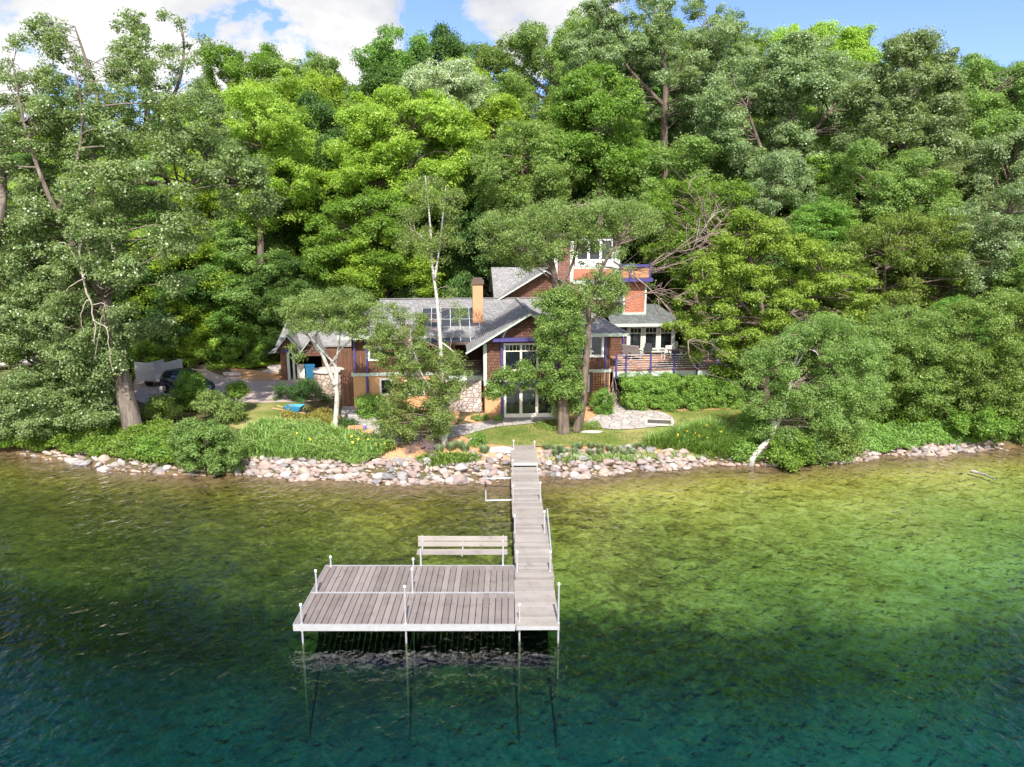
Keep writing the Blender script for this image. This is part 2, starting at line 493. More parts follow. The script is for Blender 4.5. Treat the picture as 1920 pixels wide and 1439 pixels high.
def np_mesh(name, verts, quads, tone=None, smooth=False, mat=None):
    me = bpy.data.meshes.new(name)
    nv, nf = len(verts), len(quads)
    me.vertices.add(nv)
    me.vertices.foreach_set('co', np.ascontiguousarray(verts, np.float32).ravel())
    me.loops.add(nf * 4)
    me.loops.foreach_set('vertex_index', np.ascontiguousarray(quads, np.int32).ravel())
    me.polygons.add(nf)
    me.polygons.foreach_set('loop_start', np.arange(0, nf * 4, 4, dtype=np.int32))
    if smooth:
        me.polygons.foreach_set('use_smooth', np.ones(nf, bool))
    me.update(calc_edges=True)
    if tone is not None:
        a = me.attributes.new('tone', 'FLOAT', 'FACE')
        a.data.foreach_set('value', np.ascontiguousarray(tone, np.float32))
    if mat:
        me.materials.append(M[mat])
    return me


def link(name, me, parent=None, loc=(0, 0, 0)):
    o = bpy.data.objects.new(name, me)
    COL.objects.link(o)
    o.location = tuple(float(v) for v in loc)
    if parent is not None:
        o.parent = parent
    return o


class MB:
    def __init__(s):
        s.v, s.f, s.t = [], [], []
        s.tone = .5

    def add(s, vs, fs):
        b = len(s.v)
        s.v += [tuple(float(c) for c in p) for p in vs]
        s.f += [tuple(i + b for i in f) for f in fs]
        s.t += [s.tone] * len(fs)
        return s

    def hexa(s, p):
        return s.add(p, [(0, 3, 2, 1), (4, 5, 6, 7), (0, 1, 5, 4), (1, 2, 6, 5), (2, 3, 7, 6), (3, 0, 4, 7)])

    def box(s, x0, x1, y0, y1, z0, z1):
        return s.hexa([(x0, y0, z0), (x1, y0, z0), (x1, y1, z0), (x0, y1, z0), (x0, y0, z1), (x1, y0, z1), (x1, y1, z1), (x0, y1, z1)])

    def bar(s, p, q, w, h, up=(0, 0, 1)):
        p, q = Vector(p), Vector(q)
        d = (q - p).normalized()
        r = d.cross(Vector(up))
        if r.length < 1e-4:
            r = d.cross(Vector((1, 0, 0)))
        r.normalize()
        u = r.cross(d).normalized()
        a, b = r * w / 2, u * h / 2
        return s.hexa([p - a - b, p + a - b, q + a - b, q - a - b, p - a + b, p + a + b, q + a + b, q - a + b])

    def slab(s, pts, th):
        n = len(pts)
        top = [tuple(p) for p in pts]
        bot = [(p[0], p[1], p[2] - th) for p in pts]
        return s.add(top + bot, [tuple(range(n)), tuple(range(2 * n - 1, n - 1, -1))] + [(i, i + n, (i + 1) % n + n, (i + 1) % n) for i in range(n)])

    def prism_y(s, xz, y0, y1):
        n = len(xz)
        return s.add([(x, y0, z) for x, z in xz] + [(x, y1, z) for x, z in xz], [tuple(range(n)), tuple(range(2 * n - 1, n - 1, -1))] + [(i, i + n, (i + 1) % n + n, (i + 1) % n) for i in range(n)])

    def tube(s, pts, rad, n=8, cap=True):
        pts = [Vector(tuple(float(c) for c in p)) for p in pts]
        if not hasattr(rad, '__len__'):
            rad = [rad] * len(pts)
        vs, fs = [], []
        prev = None
        for i, p in enumerate(pts):
            d = (pts[min(i + 1, len(pts) - 1)] - pts[max(i - 1, 0)]).normalized()
            if prev is None:
                a = d.cross(Vector((0, 0, 1)))
                if a.length < .05:
                    a = Vector((1, 0, 0))
            else:
                a = prev - d * prev.dot(d)
            a.normalize()
            prev = a
            b = d.cross(a)
            for k in range(n):
                th = 2 * math.pi * k / n
                vs.append(p + (a * math.cos(th) + b * math.sin(th)) * rad[i])
        for i in range(len(pts) - 1):
            for k in range(n):
                fs.append((i * n + k, i * n + (k + 1) % n, (i + 1) * n + (k + 1) % n, (i + 1) * n + k))
        if cap:
            fs.append(tuple(range(n - 1, -1, -1)))
            fs.append(tuple(range((len(pts) - 1) * n, len(pts) * n)))
        return s.add(vs, fs)

    def lathe(s, x, y, prof, n=20):
        vs, fs = [], []
        for r, z in prof:
            for k in range(n):
                th = 2 * math.pi * k / n
                vs.append((x + r * math.cos(th), y + r * math.sin(th), z))
        m = len(prof)
        for i in range(m - 1):
            for k in range(n):
                fs.append((i * n + k, i * n + (k + 1) % n, (i + 1) * n + (k + 1) % n, (i + 1) * n + k))
        fs.append(tuple(range(n - 1, -1, -1)))
        fs.append(tuple(range((m - 1) * n, m * n)))
        return s.add(vs, fs)

    def mesh(s, name, mat, smooth=False, off=(0, 0, 0)):
        me = bpy.data.meshes.new(name)
        o = off
        me.from_pydata([(a - o[0], b - o[1], c - o[2]) for a, b, c in s.v], [], s.f)
        a = me.attributes.new('tone', 'FLOAT', 'FACE')
        a.data.foreach_set('value', s.t)
        if smooth:
            me.polygons.foreach_set('use_smooth', [True] * len(s.f))
        me.materials.append(M[mat])
        me.update()
        return me

    def build(s, name, mat, parent=None, smooth=False, off=(0, 0, 0)):
        return link(name, s.mesh(name, mat, smooth, off), parent)


def inside(poly, x, y):
    poly = np.asarray(poly, float)
    r = np.zeros(np.shape(x), bool)
    j = len(poly) - 1
    for i in range(len(poly)):
        xi, yi = poly[i]
        xj, yj = poly[j]
        c = ((yi > y) != (yj > y)) & (x < (xj - xi) * (y - yi) / (yj - yi + 1e-12) + xi)
        r ^= c
        j = i
    return r


# ------------------------------------------------------------------ terrain sheet and water
xs = np.concatenate([[-420, -300, -220, -160, -120, -95, -75, -60, -50, -42], np.arange(-36, 36.01, .6), [42, 50, 60, 75, 95, 120, 160, 220, 300, 420]])
yv = np.concatenate([[-420, -260, -150, -80, -40, -15, 0, 5], np.arange(8, 66.01, .5), np.arange(68, 112, 2.5), [118, 130, 150, 190, 260, 420, 700]])
X, Y = np.meshgrid(xs, yv)
Z = hz(X, Y)
nx, ny = len(xs), len(yv)
idx = np.arange(nx * ny).reshape(ny, nx)
quads = np.stack([idx[:-1, :-1], idx[:-1, 1:], idx[1:, 1:], idx[1:, :-1]], -1).reshape(-1, 4)
tag(link('ground', np_mesh('ground', np.stack([X, Y, Z], -1).reshape(-1, 3), quads, smooth=True, mat='soil')), kind='structure')
tag(MB().box(-400, 400, -400, 52, -16, 0).build('water', 'water'), kind='structure')


def sheet(name, pxpoly, mat, off, step=.55, world=False, kind='structure'):
    P = [tuple(p) for p in pxpoly] if world else [tuple(gp(*p)[:2]) for p in pxpoly]
    # resample the outline finely and round it a little
    out = []
    n = len(P)
    for i in range(n):
        p0, p1, p2, p3 = [np.array(P[(i + k) % n]) for k in (-1, 0, 1, 2)]
        m_ = max(2, int(np.linalg.norm(p2 - p1) / step))
        for k in range(m_):
            u = k / m_
            out.append(.5 * ((2 * p1) + (p2 - p0) * u + (2 * p0 - 5 * p1 + 4 * p2 - p3) * u * u + (3 * p1 - p0 - 3 * p2 + p3) * u ** 3))
    B = np.array(out)
    gx, gy = np.meshgrid(np.arange(B[:, 0].min(), B[:, 0].max(), step), np.arange(B[:, 1].min(), B[:, 1].max(), step))
    k = inside(B, gx, gy)
    pts = [Vector(p) for p in B] + [Vector((a, b)) for a, b in zip(gx[k], gy[k])]
    nb = len(B)
    res = delaunay_2d_cdt(pts, [(i, (i + 1) % nb) for i in range(nb)], [], 1, 1e-4)
    vs = np.array([tuple(v) for v in res[0]])
    z = hz(vs[:, 0], vs[:, 1]) + off
    me = bpy.data.meshes.new(name)
    me.from_pydata([(a, b, c) for (a, b), c in zip(vs, z)], [], [tuple(f) for f in res[2]])
    me.polygons.foreach_set('use_smooth', [True] * len(me.polygons))
    me.materials.append(M[mat])
    # faces up
    me.update()
    if len(me.polygons) and me.polygons[0].normal.z < 0:
        me.flip_normals()
    return tag(link(name, me), kind=kind)


sheet('lawn', [(858, 832), (905, 800), (1000, 786), (1060, 778), (1130, 764), (1250, 757), (1400, 752), (1500, 790), (1400, 832), (1210, 836), (1100, 838), (960, 838), (900, 844)], 'lawn', .03)
sheet('lawn', [(430, 800), (450, 752), (540, 748), (575, 772), (520, 806)], 'lawn', .03)
sheet('mulch_bed', [(700, 850), (760, 812), (840, 806), (880, 826), (960, 840), (1100, 839), (1215, 838), (1330, 846), (1320, 856), (1100, 862), (960, 866), (830, 870), (740, 872)], 'mulch', .05)
sheet('mulch_bed', [(640, 840), (650, 775), (700, 760), (850, 762), (840, 815), (760, 840)], 'mulch', .04)
sheet('mulch_bed', [(870, 790), (890, 778), (945, 778), (945, 790), (905, 796)], 'mulch', .05)
sheet('mulch_bed', [(1040, 800), (1030, 778), (1110, 765), (1112, 790), (1090, 802)], 'mulch', .045)
sheet('mulch_bed', [(1155, 775), (1175, 752), (1350, 752), (1380, 768), (1250, 772)], 'mulch', .05)
sheet('mulch_bank', [(285, 672), (330, 664), (420, 690), (455, 712), (530, 712), (530, 702), (460, 694), (400, 676), (330, 656), (280, 655)], 'mulch', .06)
sheet('driveway', [(255, 750), (262, 690), (300, 672), (360, 678), (420, 706), (540, 706), (640, 702), (640, 745), (520, 756), (430, 756), (340, 760)], 'driveway', .04)
sheet('garden_path', [(690, 820), (770, 812), (850, 800), (900, 795), (945, 784), (1035, 783), (1045, 790), (930, 803), (880, 816), (800, 832), (700, 836)], 'flagstone', .065)
sheet('garden_path', [(640, 775), (655, 738), (690, 742), (690, 770), (720, 800), (700, 822), (655, 806)], 'flagstone', .07)
sheet('patio', [(1098, 795), (1120, 782), (1150, 770), (1152, 750), (1172, 750), (1180, 765), (1240, 775), (1262, 786), (1256, 798), (1210, 805), (1160, 808), (1120, 805)], 'flagstone', .075)

# ------------------------------------------------------------------ foliage
def rnd_unit(g, n):
    v = g.normal(size=(n, 3))
    return v / np.linalg.norm(v, axis=1, keepdims=True)


def leaf_quads(g, pos, nrm, ln, wd):
    n = len(pos)
    r = rnd_unit(g, n)
    t_ = np.cross(nrm, r)
    t_ /= np.linalg.norm(t_, axis=1, keepdims=True) + 1e-9
    b_ = np.cross(nrm, t_)
    L = (ln * g.uniform(.65, 1.25, n))[:, None] * .5
    Wd = (wd * g.uniform(.65, 1.25, n))[:, None] * .5
    v = np.empty((n, 4, 3))
    v[:, 0] = pos - t_ * L
    v[:, 1] = pos + b_ * Wd + t_ * L * .1
    v[:, 2] = pos + t_ * L
    v[:, 3] = pos - b_ * Wd + t_ * L * .1
    return v.reshape(-1, 3), np.arange(n * 4).reshape(n, 4)


def cloud(g, blobs, sub_r, n_sub, per, ln, wd, up=.55, upbias=.35, flat=.7, jit=.55, hollow=.22):
    """leaves for a set of ellipsoids (cx,cy,cz,rx,ry,rz): each holds clumps, each clump its leaves"""
    B = np.asarray(blobs, float)
    pf, lf = (1.85, .74) if ln < .18 else (2.1, .69)
    per = int(per * pf)
    ln, wd = ln * lf, wd * lf
    nb = len(B)
    u = rnd_unit(g, nb * n_sub)
    u[:, 2] += upbias * .6
    u /= np.linalg.norm(u, axis=1, keepdims=True)
    fr_ = g.uniform(hollow, 1, nb * n_sub) ** .45
    bi = np.repeat(np.arange(nb), n_sub)
    cc = B[bi, :3] + u * fr_[:, None] * B[bi, 3:]
    nc = len(cc)
    r = sub_r * g.uniform(.6, 1.4, nc)
    ci = np.repeat(np.arange(nc), per)
    d = rnd_unit(g, nc * per)
    d[:, 2] = np.where(g.random(len(d)) < upbias, np.abs(d[:, 2]), d[:, 2])
    rad = g.uniform(.15, 1, len(d)) ** .5 * np.where(g.random(len(d)) < .28, g.uniform(1, 1.65, len(d)), 1)
    off = d * (rad * r[ci])[:, None]
    off[:, 2] *= flat
    pos = cc[ci] + off
    out = u[ci] * .45 + d * .45
    nrm = out + np.array([0, 0, up]) + g.normal(size=out.shape) * jit
    nrm /= np.linalg.norm(nrm, axis=1, keepdims=True)
    v, q = leaf_quads(g, pos, nrm, ln, wd)
    tone = np.clip(.35 * g.random(nc)[ci] + .65 * g.random(len(ci)), 0, 1)
    return v, q, tone, cc


def curve_pts(a, b, g, n=5, sag=.0, wob=.06):
    a, b = np.asarray(a, float), np.asarray(b, float)
    L = np.linalg.norm(b - a)
    pts = []
    w1 = g.normal(size=3) * wob * L
    for i in range(n):
        u = i / (n - 1)
        p = a + (b - a) * u + w1 * math.sin(math.pi * u)
        p[2] += sag * L * math.sin(math.pi * u)
        pts.append(p)
    return pts


def smooth_line(P, k=4):
    P = [np.asarray(p, float) for p in P]
    out = []
    n = len(P)
    for i in range(n - 1):
        p0, p1, p2, p3 = P[max(i - 1, 0)], P[i], P[i + 1], P[min(i + 2, n - 1)]
        for j in range(k):
            u = j / k
            out.append(.5 * ((2 * p1) + (p2 - p0) * u + (2 * p0 - 5 * p1 + 4 * p2 - p3) * u * u + (3 * p1 - p0 - 3 * p2 + p3) * u ** 3))
    out.append(P[-1])
    return out


# prototype trees for the hill: unit base at origin
def proto(seed, Ht, Rc, leafm, barkm, limbs=30, low=.18, ln=.26, wd=.19, sub=15, per=100, sub_r=.62, shape='dome', flat=.85, upb=.4):
    g = np.random.default_rng(seed)
    mb = MB()
    lean = g.normal(size=2) * .03 * Ht
    trunk = [np.array([lean[0] * u * u, lean[1] * u * u, Ht * .86 * u]) for u in np.linspace(0, 1, 7)]
    r0 = .022 * Ht
    mb.tube(trunk, [r0 * (1.5 if i == 0 else 1) * (1 - .85 * i / 6) for i in range(7)], 7)
    blobs = []
    for i in range(limbs):
        h = low + (1 - low) * ((i + .5) / limbs) ** .8
        if shape == 'dome':
            pr = math.sin(math.pi * min(1, .18 + .80 * (h - low) / (1 - low))) ** .6
        elif shape == 'cone':
            pr = 1.05 - .85 * (h - low) / (1 - low)
        else:
            pr = .55 + .75 * (h - low) / (1 - low) if h < .8 else .85
        a = i * 2.4 + g.uniform(-.5, .5)
        reach = Rc * pr * g.uniform(.50, .84)
        br = Rc * g.uniform(.22, .35)
        e = np.array([math.cos(a) * reach, math.sin(a) * reach, Ht * h - br * .45])
        blobs.append((*e, br, br, br * flat))
        hs = max(.12, h - g.uniform(.12, .25))
        s_ = np.array([np.interp(hs * Ht, [p[2] for p in trunk], [p[k] for p in trunk]) for k in range(3)])
        cp_ = curve_pts(s_, e, g, 5, .06)
        mb.tube(cp_, [r0 * .42 * (1 - .2 * k) for k in range(5)], 5, False)
    v, q, tone, cc = cloud(g, blobs, sub_r, sub, per, ln, wd, flat=.8, upbias=upb, jit=.7)
    return np_mesh('crown', v, q, tone, mat=leafm), mb.mesh('trunk', barkm, True), Ht, Rc


def place_tree(pr, name, x, y, ztop, rc, label, group=None, rz=0, sink=.2):
    crown, trunk, Ht, Rc = pr
    z = float(hz(x, y)) - sink
    sz = (ztop - z) / Ht
    o = empty(name, (x, y, z), rz, label, 'tree', group)
    o.scale = (rc / Rc, rc / Rc, sz)
    link('trunk', trunk, o)
    link('crown', crown, o)
    return o


def poly_blobs(g, poly, Yc, Yd, n, rad, squash=.7, edge=1.0, holes=()):
    """blobs filling the volume whose outline is the pixel polygon at distance Yc, Yd metres deep either way"""
    P = np.asarray(poly, float)
    lo, hi = P.min(0), P.max(0)
    cen = P.mean(0)
    Pin = cen + (P - cen) * (1 - .55 * rad * F / Yc / max(1, np.linalg.norm(hi - lo) / 2))
    out = []
    while len(out) < n:
        a, b = g.uniform(lo, hi)
        if not inside(Pin, np.array(a), np.array(b)):
            continue
        if any(x0 < a < x1 and y0 < b < y1 for x0, y0, x1, y1 in holes):
            continue
        # thicker in the middle than at the rim
        e = np.linalg.norm(((a, b) - cen) / ((hi - lo) / 2 + 1e-6))
        dy = g.uniform(-1, 1) * Yd * math.sqrt(max(.1, 1 - min(.95, e) ** 2))
        p = at_Y(a, b, Yc + dy)
        r = rad * g.uniform(.65, 1.3)
        out.append((*p, r, r, r * squash))
    return out


def custom_tree(name, label, cat, leafm, barkm, trunks, parts, seed, ln=.2, wd=.15, group=None, extra=None, limb_r=.07, limbs=True, barksides=9, limbm=None):
    """trunks: list of ([(px,py,Y)...], r0, r1); parts: list of dict for poly_blobs and cloud"""
    g = np.random.default_rng(seed)
    lines = []
    for pts, r0, r1 in trunks:
        W_ = [at_Y(*p) for p in pts]
        lines.append((smooth_line(W_), r0, r1))
    base = np.array(lines[0][0][0])
    base[2] = float(hz(base[0], base[1])) - .1
    lines[0][0][0][2] = min(lines[0][0][0][2], base[2])
    mb = MB()
    lb = MB() if limbm else mb
    for L, r0, r1 in lines:
        n = len(L)
        mb.tube(L, [(r0 + (r1 - r0) * i / (n - 1)) * (1.35 if (i == 0 and L is lines[0][0]) else 1) for i in range(n)], barksides)
    V_, Q_, T_ = [], [], []
    nv = 0
    allp = np.array([p for L, _, _ in lines for p in L])
    for pt in parts:
        bl = poly_blobs(g, pt['poly'], pt['Y'], pt.get('d', 2.0), pt['n'], pt['r'], pt.get('sq', .7), 1.0, pt.get('holes', ()))
        v, q, tn, cc = cloud(g, bl, pt.get('sub_r', .45), pt.get('sub', 9), pt.get('per', 40), pt.get('ln', ln), pt.get('wd', wd), upbias=pt.get('ub', .35), flat=pt.get('flat', .7), hollow=pt.get('hollow', .2), jit=pt.get('jit', .55))
        V_.append(v)
        Q_.append(q + nv)
        T_.append(tn)
        nv += len(v)
        if limbs and pt.get('limbs', True):
            for b in bl:
                e = np.array(b[:3])
                cand = allp[allp[:, 2] < e[2] + .5]
                if len(cand) == 0:
                    continue
                k = int(np.argmin(np.linalg.norm(cand - e, axis=1) + g.uniform(0, 1.0, len(cand))))
                rr = min(pt.get('lr', limb_r), .02 + .02 * np.linalg.norm(cand[k] - e))
                lb.tube(curve_pts(cand[k], e, g, 5, .08, .08), [rr, rr * .8, rr * .6, rr * .4, rr * .2], 5, False)
    o = empty(name, base, 0, label, cat, group)
    if extra:
        for nm, emb, em in extra(g):
            emb.build(nm, em, o, True, base)
    mb.build('trunk', barkm, o, True, base)
    if limbm:
        lb.build('branch', limbm, o, True, base)
    link('crown', np_mesh('crown', np.concatenate(V_) - base, np.concatenate(Q_), np.concatenate(T_), mat=leafm), o)
    return o


def twig_fan(g, a, b, spread, n, r):
    """bare dead twigs: a limb from a to b with forked side shoots"""
    mb = MB()
    a, b = np.asarray(a, float), np.asarray(b, float)
    L = np.linalg.norm(b - a)
    main = curve_pts(a, b, g, 7, .05, .08)
    mb.tube(main, [r * (1 - .13 * i) for i in range(7)], 6)
    for i in range(n):
        k = g.integers(1, 7)
        p = np.array(main[k])
        e = p + (b - a) / L * g.uniform(.1, .45) * L + g.normal(size=3) * spread
        c1 = curve_pts(p, e, g, 5, .03, .12)
        mb.tube(c1, [r * .45 * (1 - .2 * j) + .004 for j in range(5)], 5)
        for _ in range(3):
            q_ = np.array(c1[g.integers(1, 5)])
            e2 = q_ + (e - p) * g.uniform(.3, .6) + g.normal(size=3) * spread * .45
            mb.tube(curve_pts(q_, e2, g, 4, 0, .1), [.012, .01, .008, .005], 4)
    return mb


def shrub(name, label, cx, cy, rx, ry, Yc, leafm, seed, n=26, r=.42, ln=.12, wd=.09, sub=7, per=45, sub_r=.26, depth=None, group=None, cat='shrub', poly=None, stems=True, tight=.15):
    g = np.random.default_rng(seed)
    P = poly or [(cx + rx * math.cos(a), cy + ry * math.sin(a)) for a in np.linspace(0, 2 * math.pi, 14, endpoint=False)]
    k = rx * Yc / F
    bl = poly_blobs(g, P, Yc, depth if depth is not None else k * .9, n, r, .8)
    bl = [b for b in bl if b[2] > hz(b[0], b[1]) - .1] or bl
    v, q, tn, cc = cloud(g, bl, sub_r, sub, per, ln, wd, flat=.8, jit=.5, hollow=.25)
    base = np.array(at_Y(cx, cy + ry * .9, Yc))
    base[2] = float(hz(base[0], base[1])) - .05
    keep = np.repeat(v.reshape(-1, 4, 3)[:, :, 2].min(1) > -.05, 4)
    vv = v.reshape(-1, 4, 3)
    kk = vv[:, :, 2].min(1) > .02
    vv = vv[kk]
    tn = tn[kk]
    o = empty(name, base, 0, label, cat, group)
    if stems:
        mb = MB()
        for b in bl[::2]:
            e = np.array(b[:3])
            s_ = base + np.array([g.normal() * .12, g.normal() * .12, 0])
            mb.tube(curve_pts(s_, e, g, 4, .05), [.035, .028, .02, .01], 5, False)
        mb.build('stem', 'bark_brown', o, True, base)
    link('foliage', np_mesh('foliage', vv.reshape(-1, 3) - base, np.arange(len(vv) * 4).reshape(-1, 4), tn, mat=leafm), o)
    return o


def blades(g, xy, h, wd, lean=.35, off=0.0):
    n = len(xy)
    z = hz(xy[:, 0], xy[:, 1]) + off
    a = g.uniform(0, 2 * math.pi, n)
    H_ = h * g.uniform(.6, 1.2, n)
    ln = lean * g.uniform(.2, 1.4, n) * H_
    base = np.stack([xy[:, 0], xy[:, 1], z], -1)
    tip = base + np.stack([np.cos(a) * ln, np.sin(a) * ln, H_], -1)
    mid = base * .45 + tip * .55 + np.stack([-np.cos(a) * ln * .15, -np.sin(a) * ln * .15, H_ * .12], -1)
    wv = np.stack([-np.sin(a), np.cos(a), a * 0], -1) * (wd * .5)
    v = np.stack([base - wv * .5, mid - wv, tip, mid + wv], 1)
    return v.reshape(-1, 3), np.arange(n * 4).reshape(n, 4), g.random(n)


def scatter(g, pxpoly, n):
    P = np.array([gp(*p)[:2] for p in pxpoly])
    lo, hi = P.min(0), P.max(0)
    out = np.empty((0, 2))
    while len(out) < n:
        c = g.uniform(lo, hi, (n * 2, 2))
        out = np.concatenate([out, c[inside(P, c[:, 0], c[:, 1])]])
    return out[:n]
# ------------------------------------------------------------------ house
HA = math.radians(4.8)
HO = np.array([1.0, 43.1, 0])
HU = np.array([math.cos(HA), math.sin(HA), 0])
HV = np.array([-math.sin(HA), math.cos(HA), 0])
GZ = 1.15


def H(px, py, v):
    d = ray(px, py)
    t_ = (v - (CAM - HO) @ HV) / (d @ HV)
    p = CAM + d * t_
    return float((p - HO) @ HU), float(p[2])


def to_world(u, v, z):
    return HO + HU * u + HV * v + np.array([0, 0, z])


def hb(mb, name, mat, parent, smooth=False):
    return mb.build(name, mat, parent, smooth, (0, 0, GZ))


house = empty('lake_house', (HO[0], HO[1], GZ), HA, 'brown shingled lake house with grey gabled roofs and violet posts behind the lawn', 'house')
hb(MB().box(-10.6, -4.4, 3, 12.8, .7, 3.25).box(-4.4, 2.55, 3, 12.8, .7, 3.25).box(2.55, 5.5, 3, 12.8, .7, 3.25).box(-2.6, 2.6, 0, 2.99, .7, 3.15), 'lower_wall', 'stucco_ochre', house)
hb(MB().box(-10.62, -4.4, 3.02, 12.7, 3.45, 5.85).box(2.62, 5.48, 3.02, 12.7, 3.45, 5.85).box(-11.4, -10.63, 3.25, 3.35, .8, 3.6).box(-4.4, 2.6, 4.9, 12.7, 3.45, 5.85), 'cedar_wall', 'cedar_boards', house)
hb(MB().box(-10.68, -4.4, 2.93, 12.85, 3.25, 3.45).box(-4.4, 2.6, 2.95, 12.85, 3.253, 3.447).box(2.65, 5.56, 2.93, 12.85, 3.25, 3.45).box(-2.66, 2.64, -.06, 2.92, 3.15, 3.445).box(-4.7, -2.67, 1.55, 2.9, 3.15, 3.44), 'trim_band', 'trim_green', house)
# bay with the big front gable
hb(MB().prism_y([(-2.6, 3.45), (2.6, 3.45), (2.6, 5.72), (0, 7.3), (-2.6, 5.72)], .02, 8), 'gable_wall', 'brown_shingle', house)
rf = hb(MB().slab([(0, -.5, 7.5), (0, 8.2, 7.5), (-3.65, 8.2, 5.31), (-3.65, -.5, 5.31)], .15).slab([(3.65, -.5, 5.31), (3.65, 8.2, 5.31), (.003, 8.2, 7.5), (.003, -.5, 7.5)], .15), 'gable_roof', 'roof_shingle', house)
hb(MB().bar((.02, -.54, 7.40), (-3.7, -.54, 5.17), .07, .27, (0, 1, 0)).bar((-.02, -.545, 7.40), (3.7, -.545, 5.17), .06, .265, (0, 1, 0)), 'rake_board', 'trim_green', house)
for u in (-2.68, 2.48):
    hb(MB().box(u, u + .2, -.03, .018, 3.45, 5.65), 'corner_board', 'trim_green', house)
for sg in (-1, 1):
    arc = MB()
    pts = [(sg * (1.58 - 1.0 * (1 - math.cos(a))), -.15, 5.75 + 1.05 * math.sin(a)) for a in np.linspace(0, 1.3, 8)]
    for a, b in zip(pts[:-1], pts[1:]):
        arc.bar(a, b, .10, .16, (0, 1, 0))
    hb(arc, 'arch_bracket', 'trim_green', house)
# roofs of the long main block
ev, rg = 5.8, 7.5
hb(MB().slab([(-11.3, 2.4, ev), (6.4, 2.4, ev), (3.2, 8, rg), (-9.2, 8, rg)], .14).slab([(6.4, 13.6, ev), (-11.3, 13.6, ev), (-9.2, 8.01, rg), (3.2, 8.01, rg)], .14).slab([(-11.305, 13.6, ev), (-11.305, 2.4, ev), (-9.205, 8, rg)], .14).slab([(6.405, 2.4, ev), (6.405, 13.6, ev), (3.205, 8, rg)], .14), 'main_roof', 'roof_shingle', house)
hb(MB().box(-11.35, -6.0, 2.33, 2.39, 5.62, 5.82).box(-11.37, -11.31, 2.4, 13, 5.62, 5.82), 'fascia', 'trim_green', house)
hb(MB().box(3.7, 6.46, 2.33, 2.39, 5.62, 5.82).box(6.41, 6.47, 2.4, 13, 5.62, 5.82), 'fascia', 'trim_green', house)
hb(MB().bar((3.2, 8, 7.53), (-9.2, 8, 7.53), .25, .05).bar((0, -.45, 7.53), (0, 8, 7.53), .22, .05).bar((3.2, 8, 7.52), (6.4, 2.4, 5.82), .22, .05), 'ridge_cap', 'roof_shingle', house)
mr = hb(MB().slab([(-6.4, 1.9, 5.47), (-2.7, 1.9, 5.47), (-2.7, 5.9, 7.08), (-6.4, 5.9, 7.08)], .1), 'metal_roof', 'metal_roof', house)
sm = MB()
for k in range(7):
    u = -6.35 + k * .6
    sm.bar((u, 1.92, 5.50), (u, 5.88, 7.10), .035, .04)
for q in (.33, .66):
    sm.bar((-6.36, 1.9 + 4 * q, 5.47 + 1.61 * q + .012), (-2.75, 1.9 + 4 * q, 5.47 + 1.61 * q + .012), .03, .024)
hb(sm, 'roof_seam', 'seam_white', mr).location = (0, 0, 0)
hb(MB().box(-6.42, -2.7, 1.84, 1.89, 5.30, 5.46), 'gutter', 'chimney_cap', house)
# porch in the corner
hb(MB().box(-4.42, -4.3, 1.7, 4.88, 3.45, 5.55), 'porch_wall', 'cedar_boards', house)
pr_ = MB()
for k in range(6):
    pr_.box(-4.28, -2.7, 1.62, 1.66, 3.58 + k * .15, 3.64 + k * .15)
hb(pr_, 'porch_railing', 'bark_brown', house)
hb(MB().box(-4.9, -2.75, 1.5, 2.92, .7, 3.14), 'stone_wall', 'stone_pale', house)
# chimney
ch = hb(MB().box(-3.13, -2.49, 4.15, 4.85, 5.8, 8.75), 'chimney', 'stucco_orange', house)
hb(MB().box(-3.2, -2.42, 4.08, 4.92, 8.75, 9.0).box(-3.1, -2.52, 4.18, 4.82, 9.0, 9.14), 'chimney_cap', 'chimney_cap', ch)
hb(MB().box(-3.16, -2.46, 4.12, 4.149, 5.7, 6.38).box(-3.16, -3.131, 4.15, 4.85, 5.7, 6.38), 'copper_flashing', 'copper', ch)
# violet posts and beams
hb(MB().box(-1.68, -1.55, -.16, -.03, 3.5, 6.25), 'post', 'paint_violet', house)
hb(MB().box(1.55, 1.68, -.16, -.03, 3.5, 6.25), 'post', 'paint_violet', house)
hb(MB().box(-1.68, -1.50, -.2, -.07, 1.15, 3.12), 'post', 'paint_violet', house)
for u in (5.1, -9.78, -10.5):
    hb(MB().box(u, u + .12, 2.88, 3.0, 3.46, 5.6), 'post', 'paint_violet', house)
hb(MB().box(-9.8, -9.66, 2.88, 2.985, 1.15, 3.24), 'post', 'paint_violet', house)
hb(MB().box(-2.15, 2.15, -.55, -.42, 5.82, 6.0).box(-2.0, 2.0, -.30, -.18, 5.82, 6.0), 'trellis_beam', 'paint_violet', house)
hb(MB().box(-1.9, 1.9, -.45, -.25, 3.10, 3.42), 'trellis_beam', 'paint_violet', house)


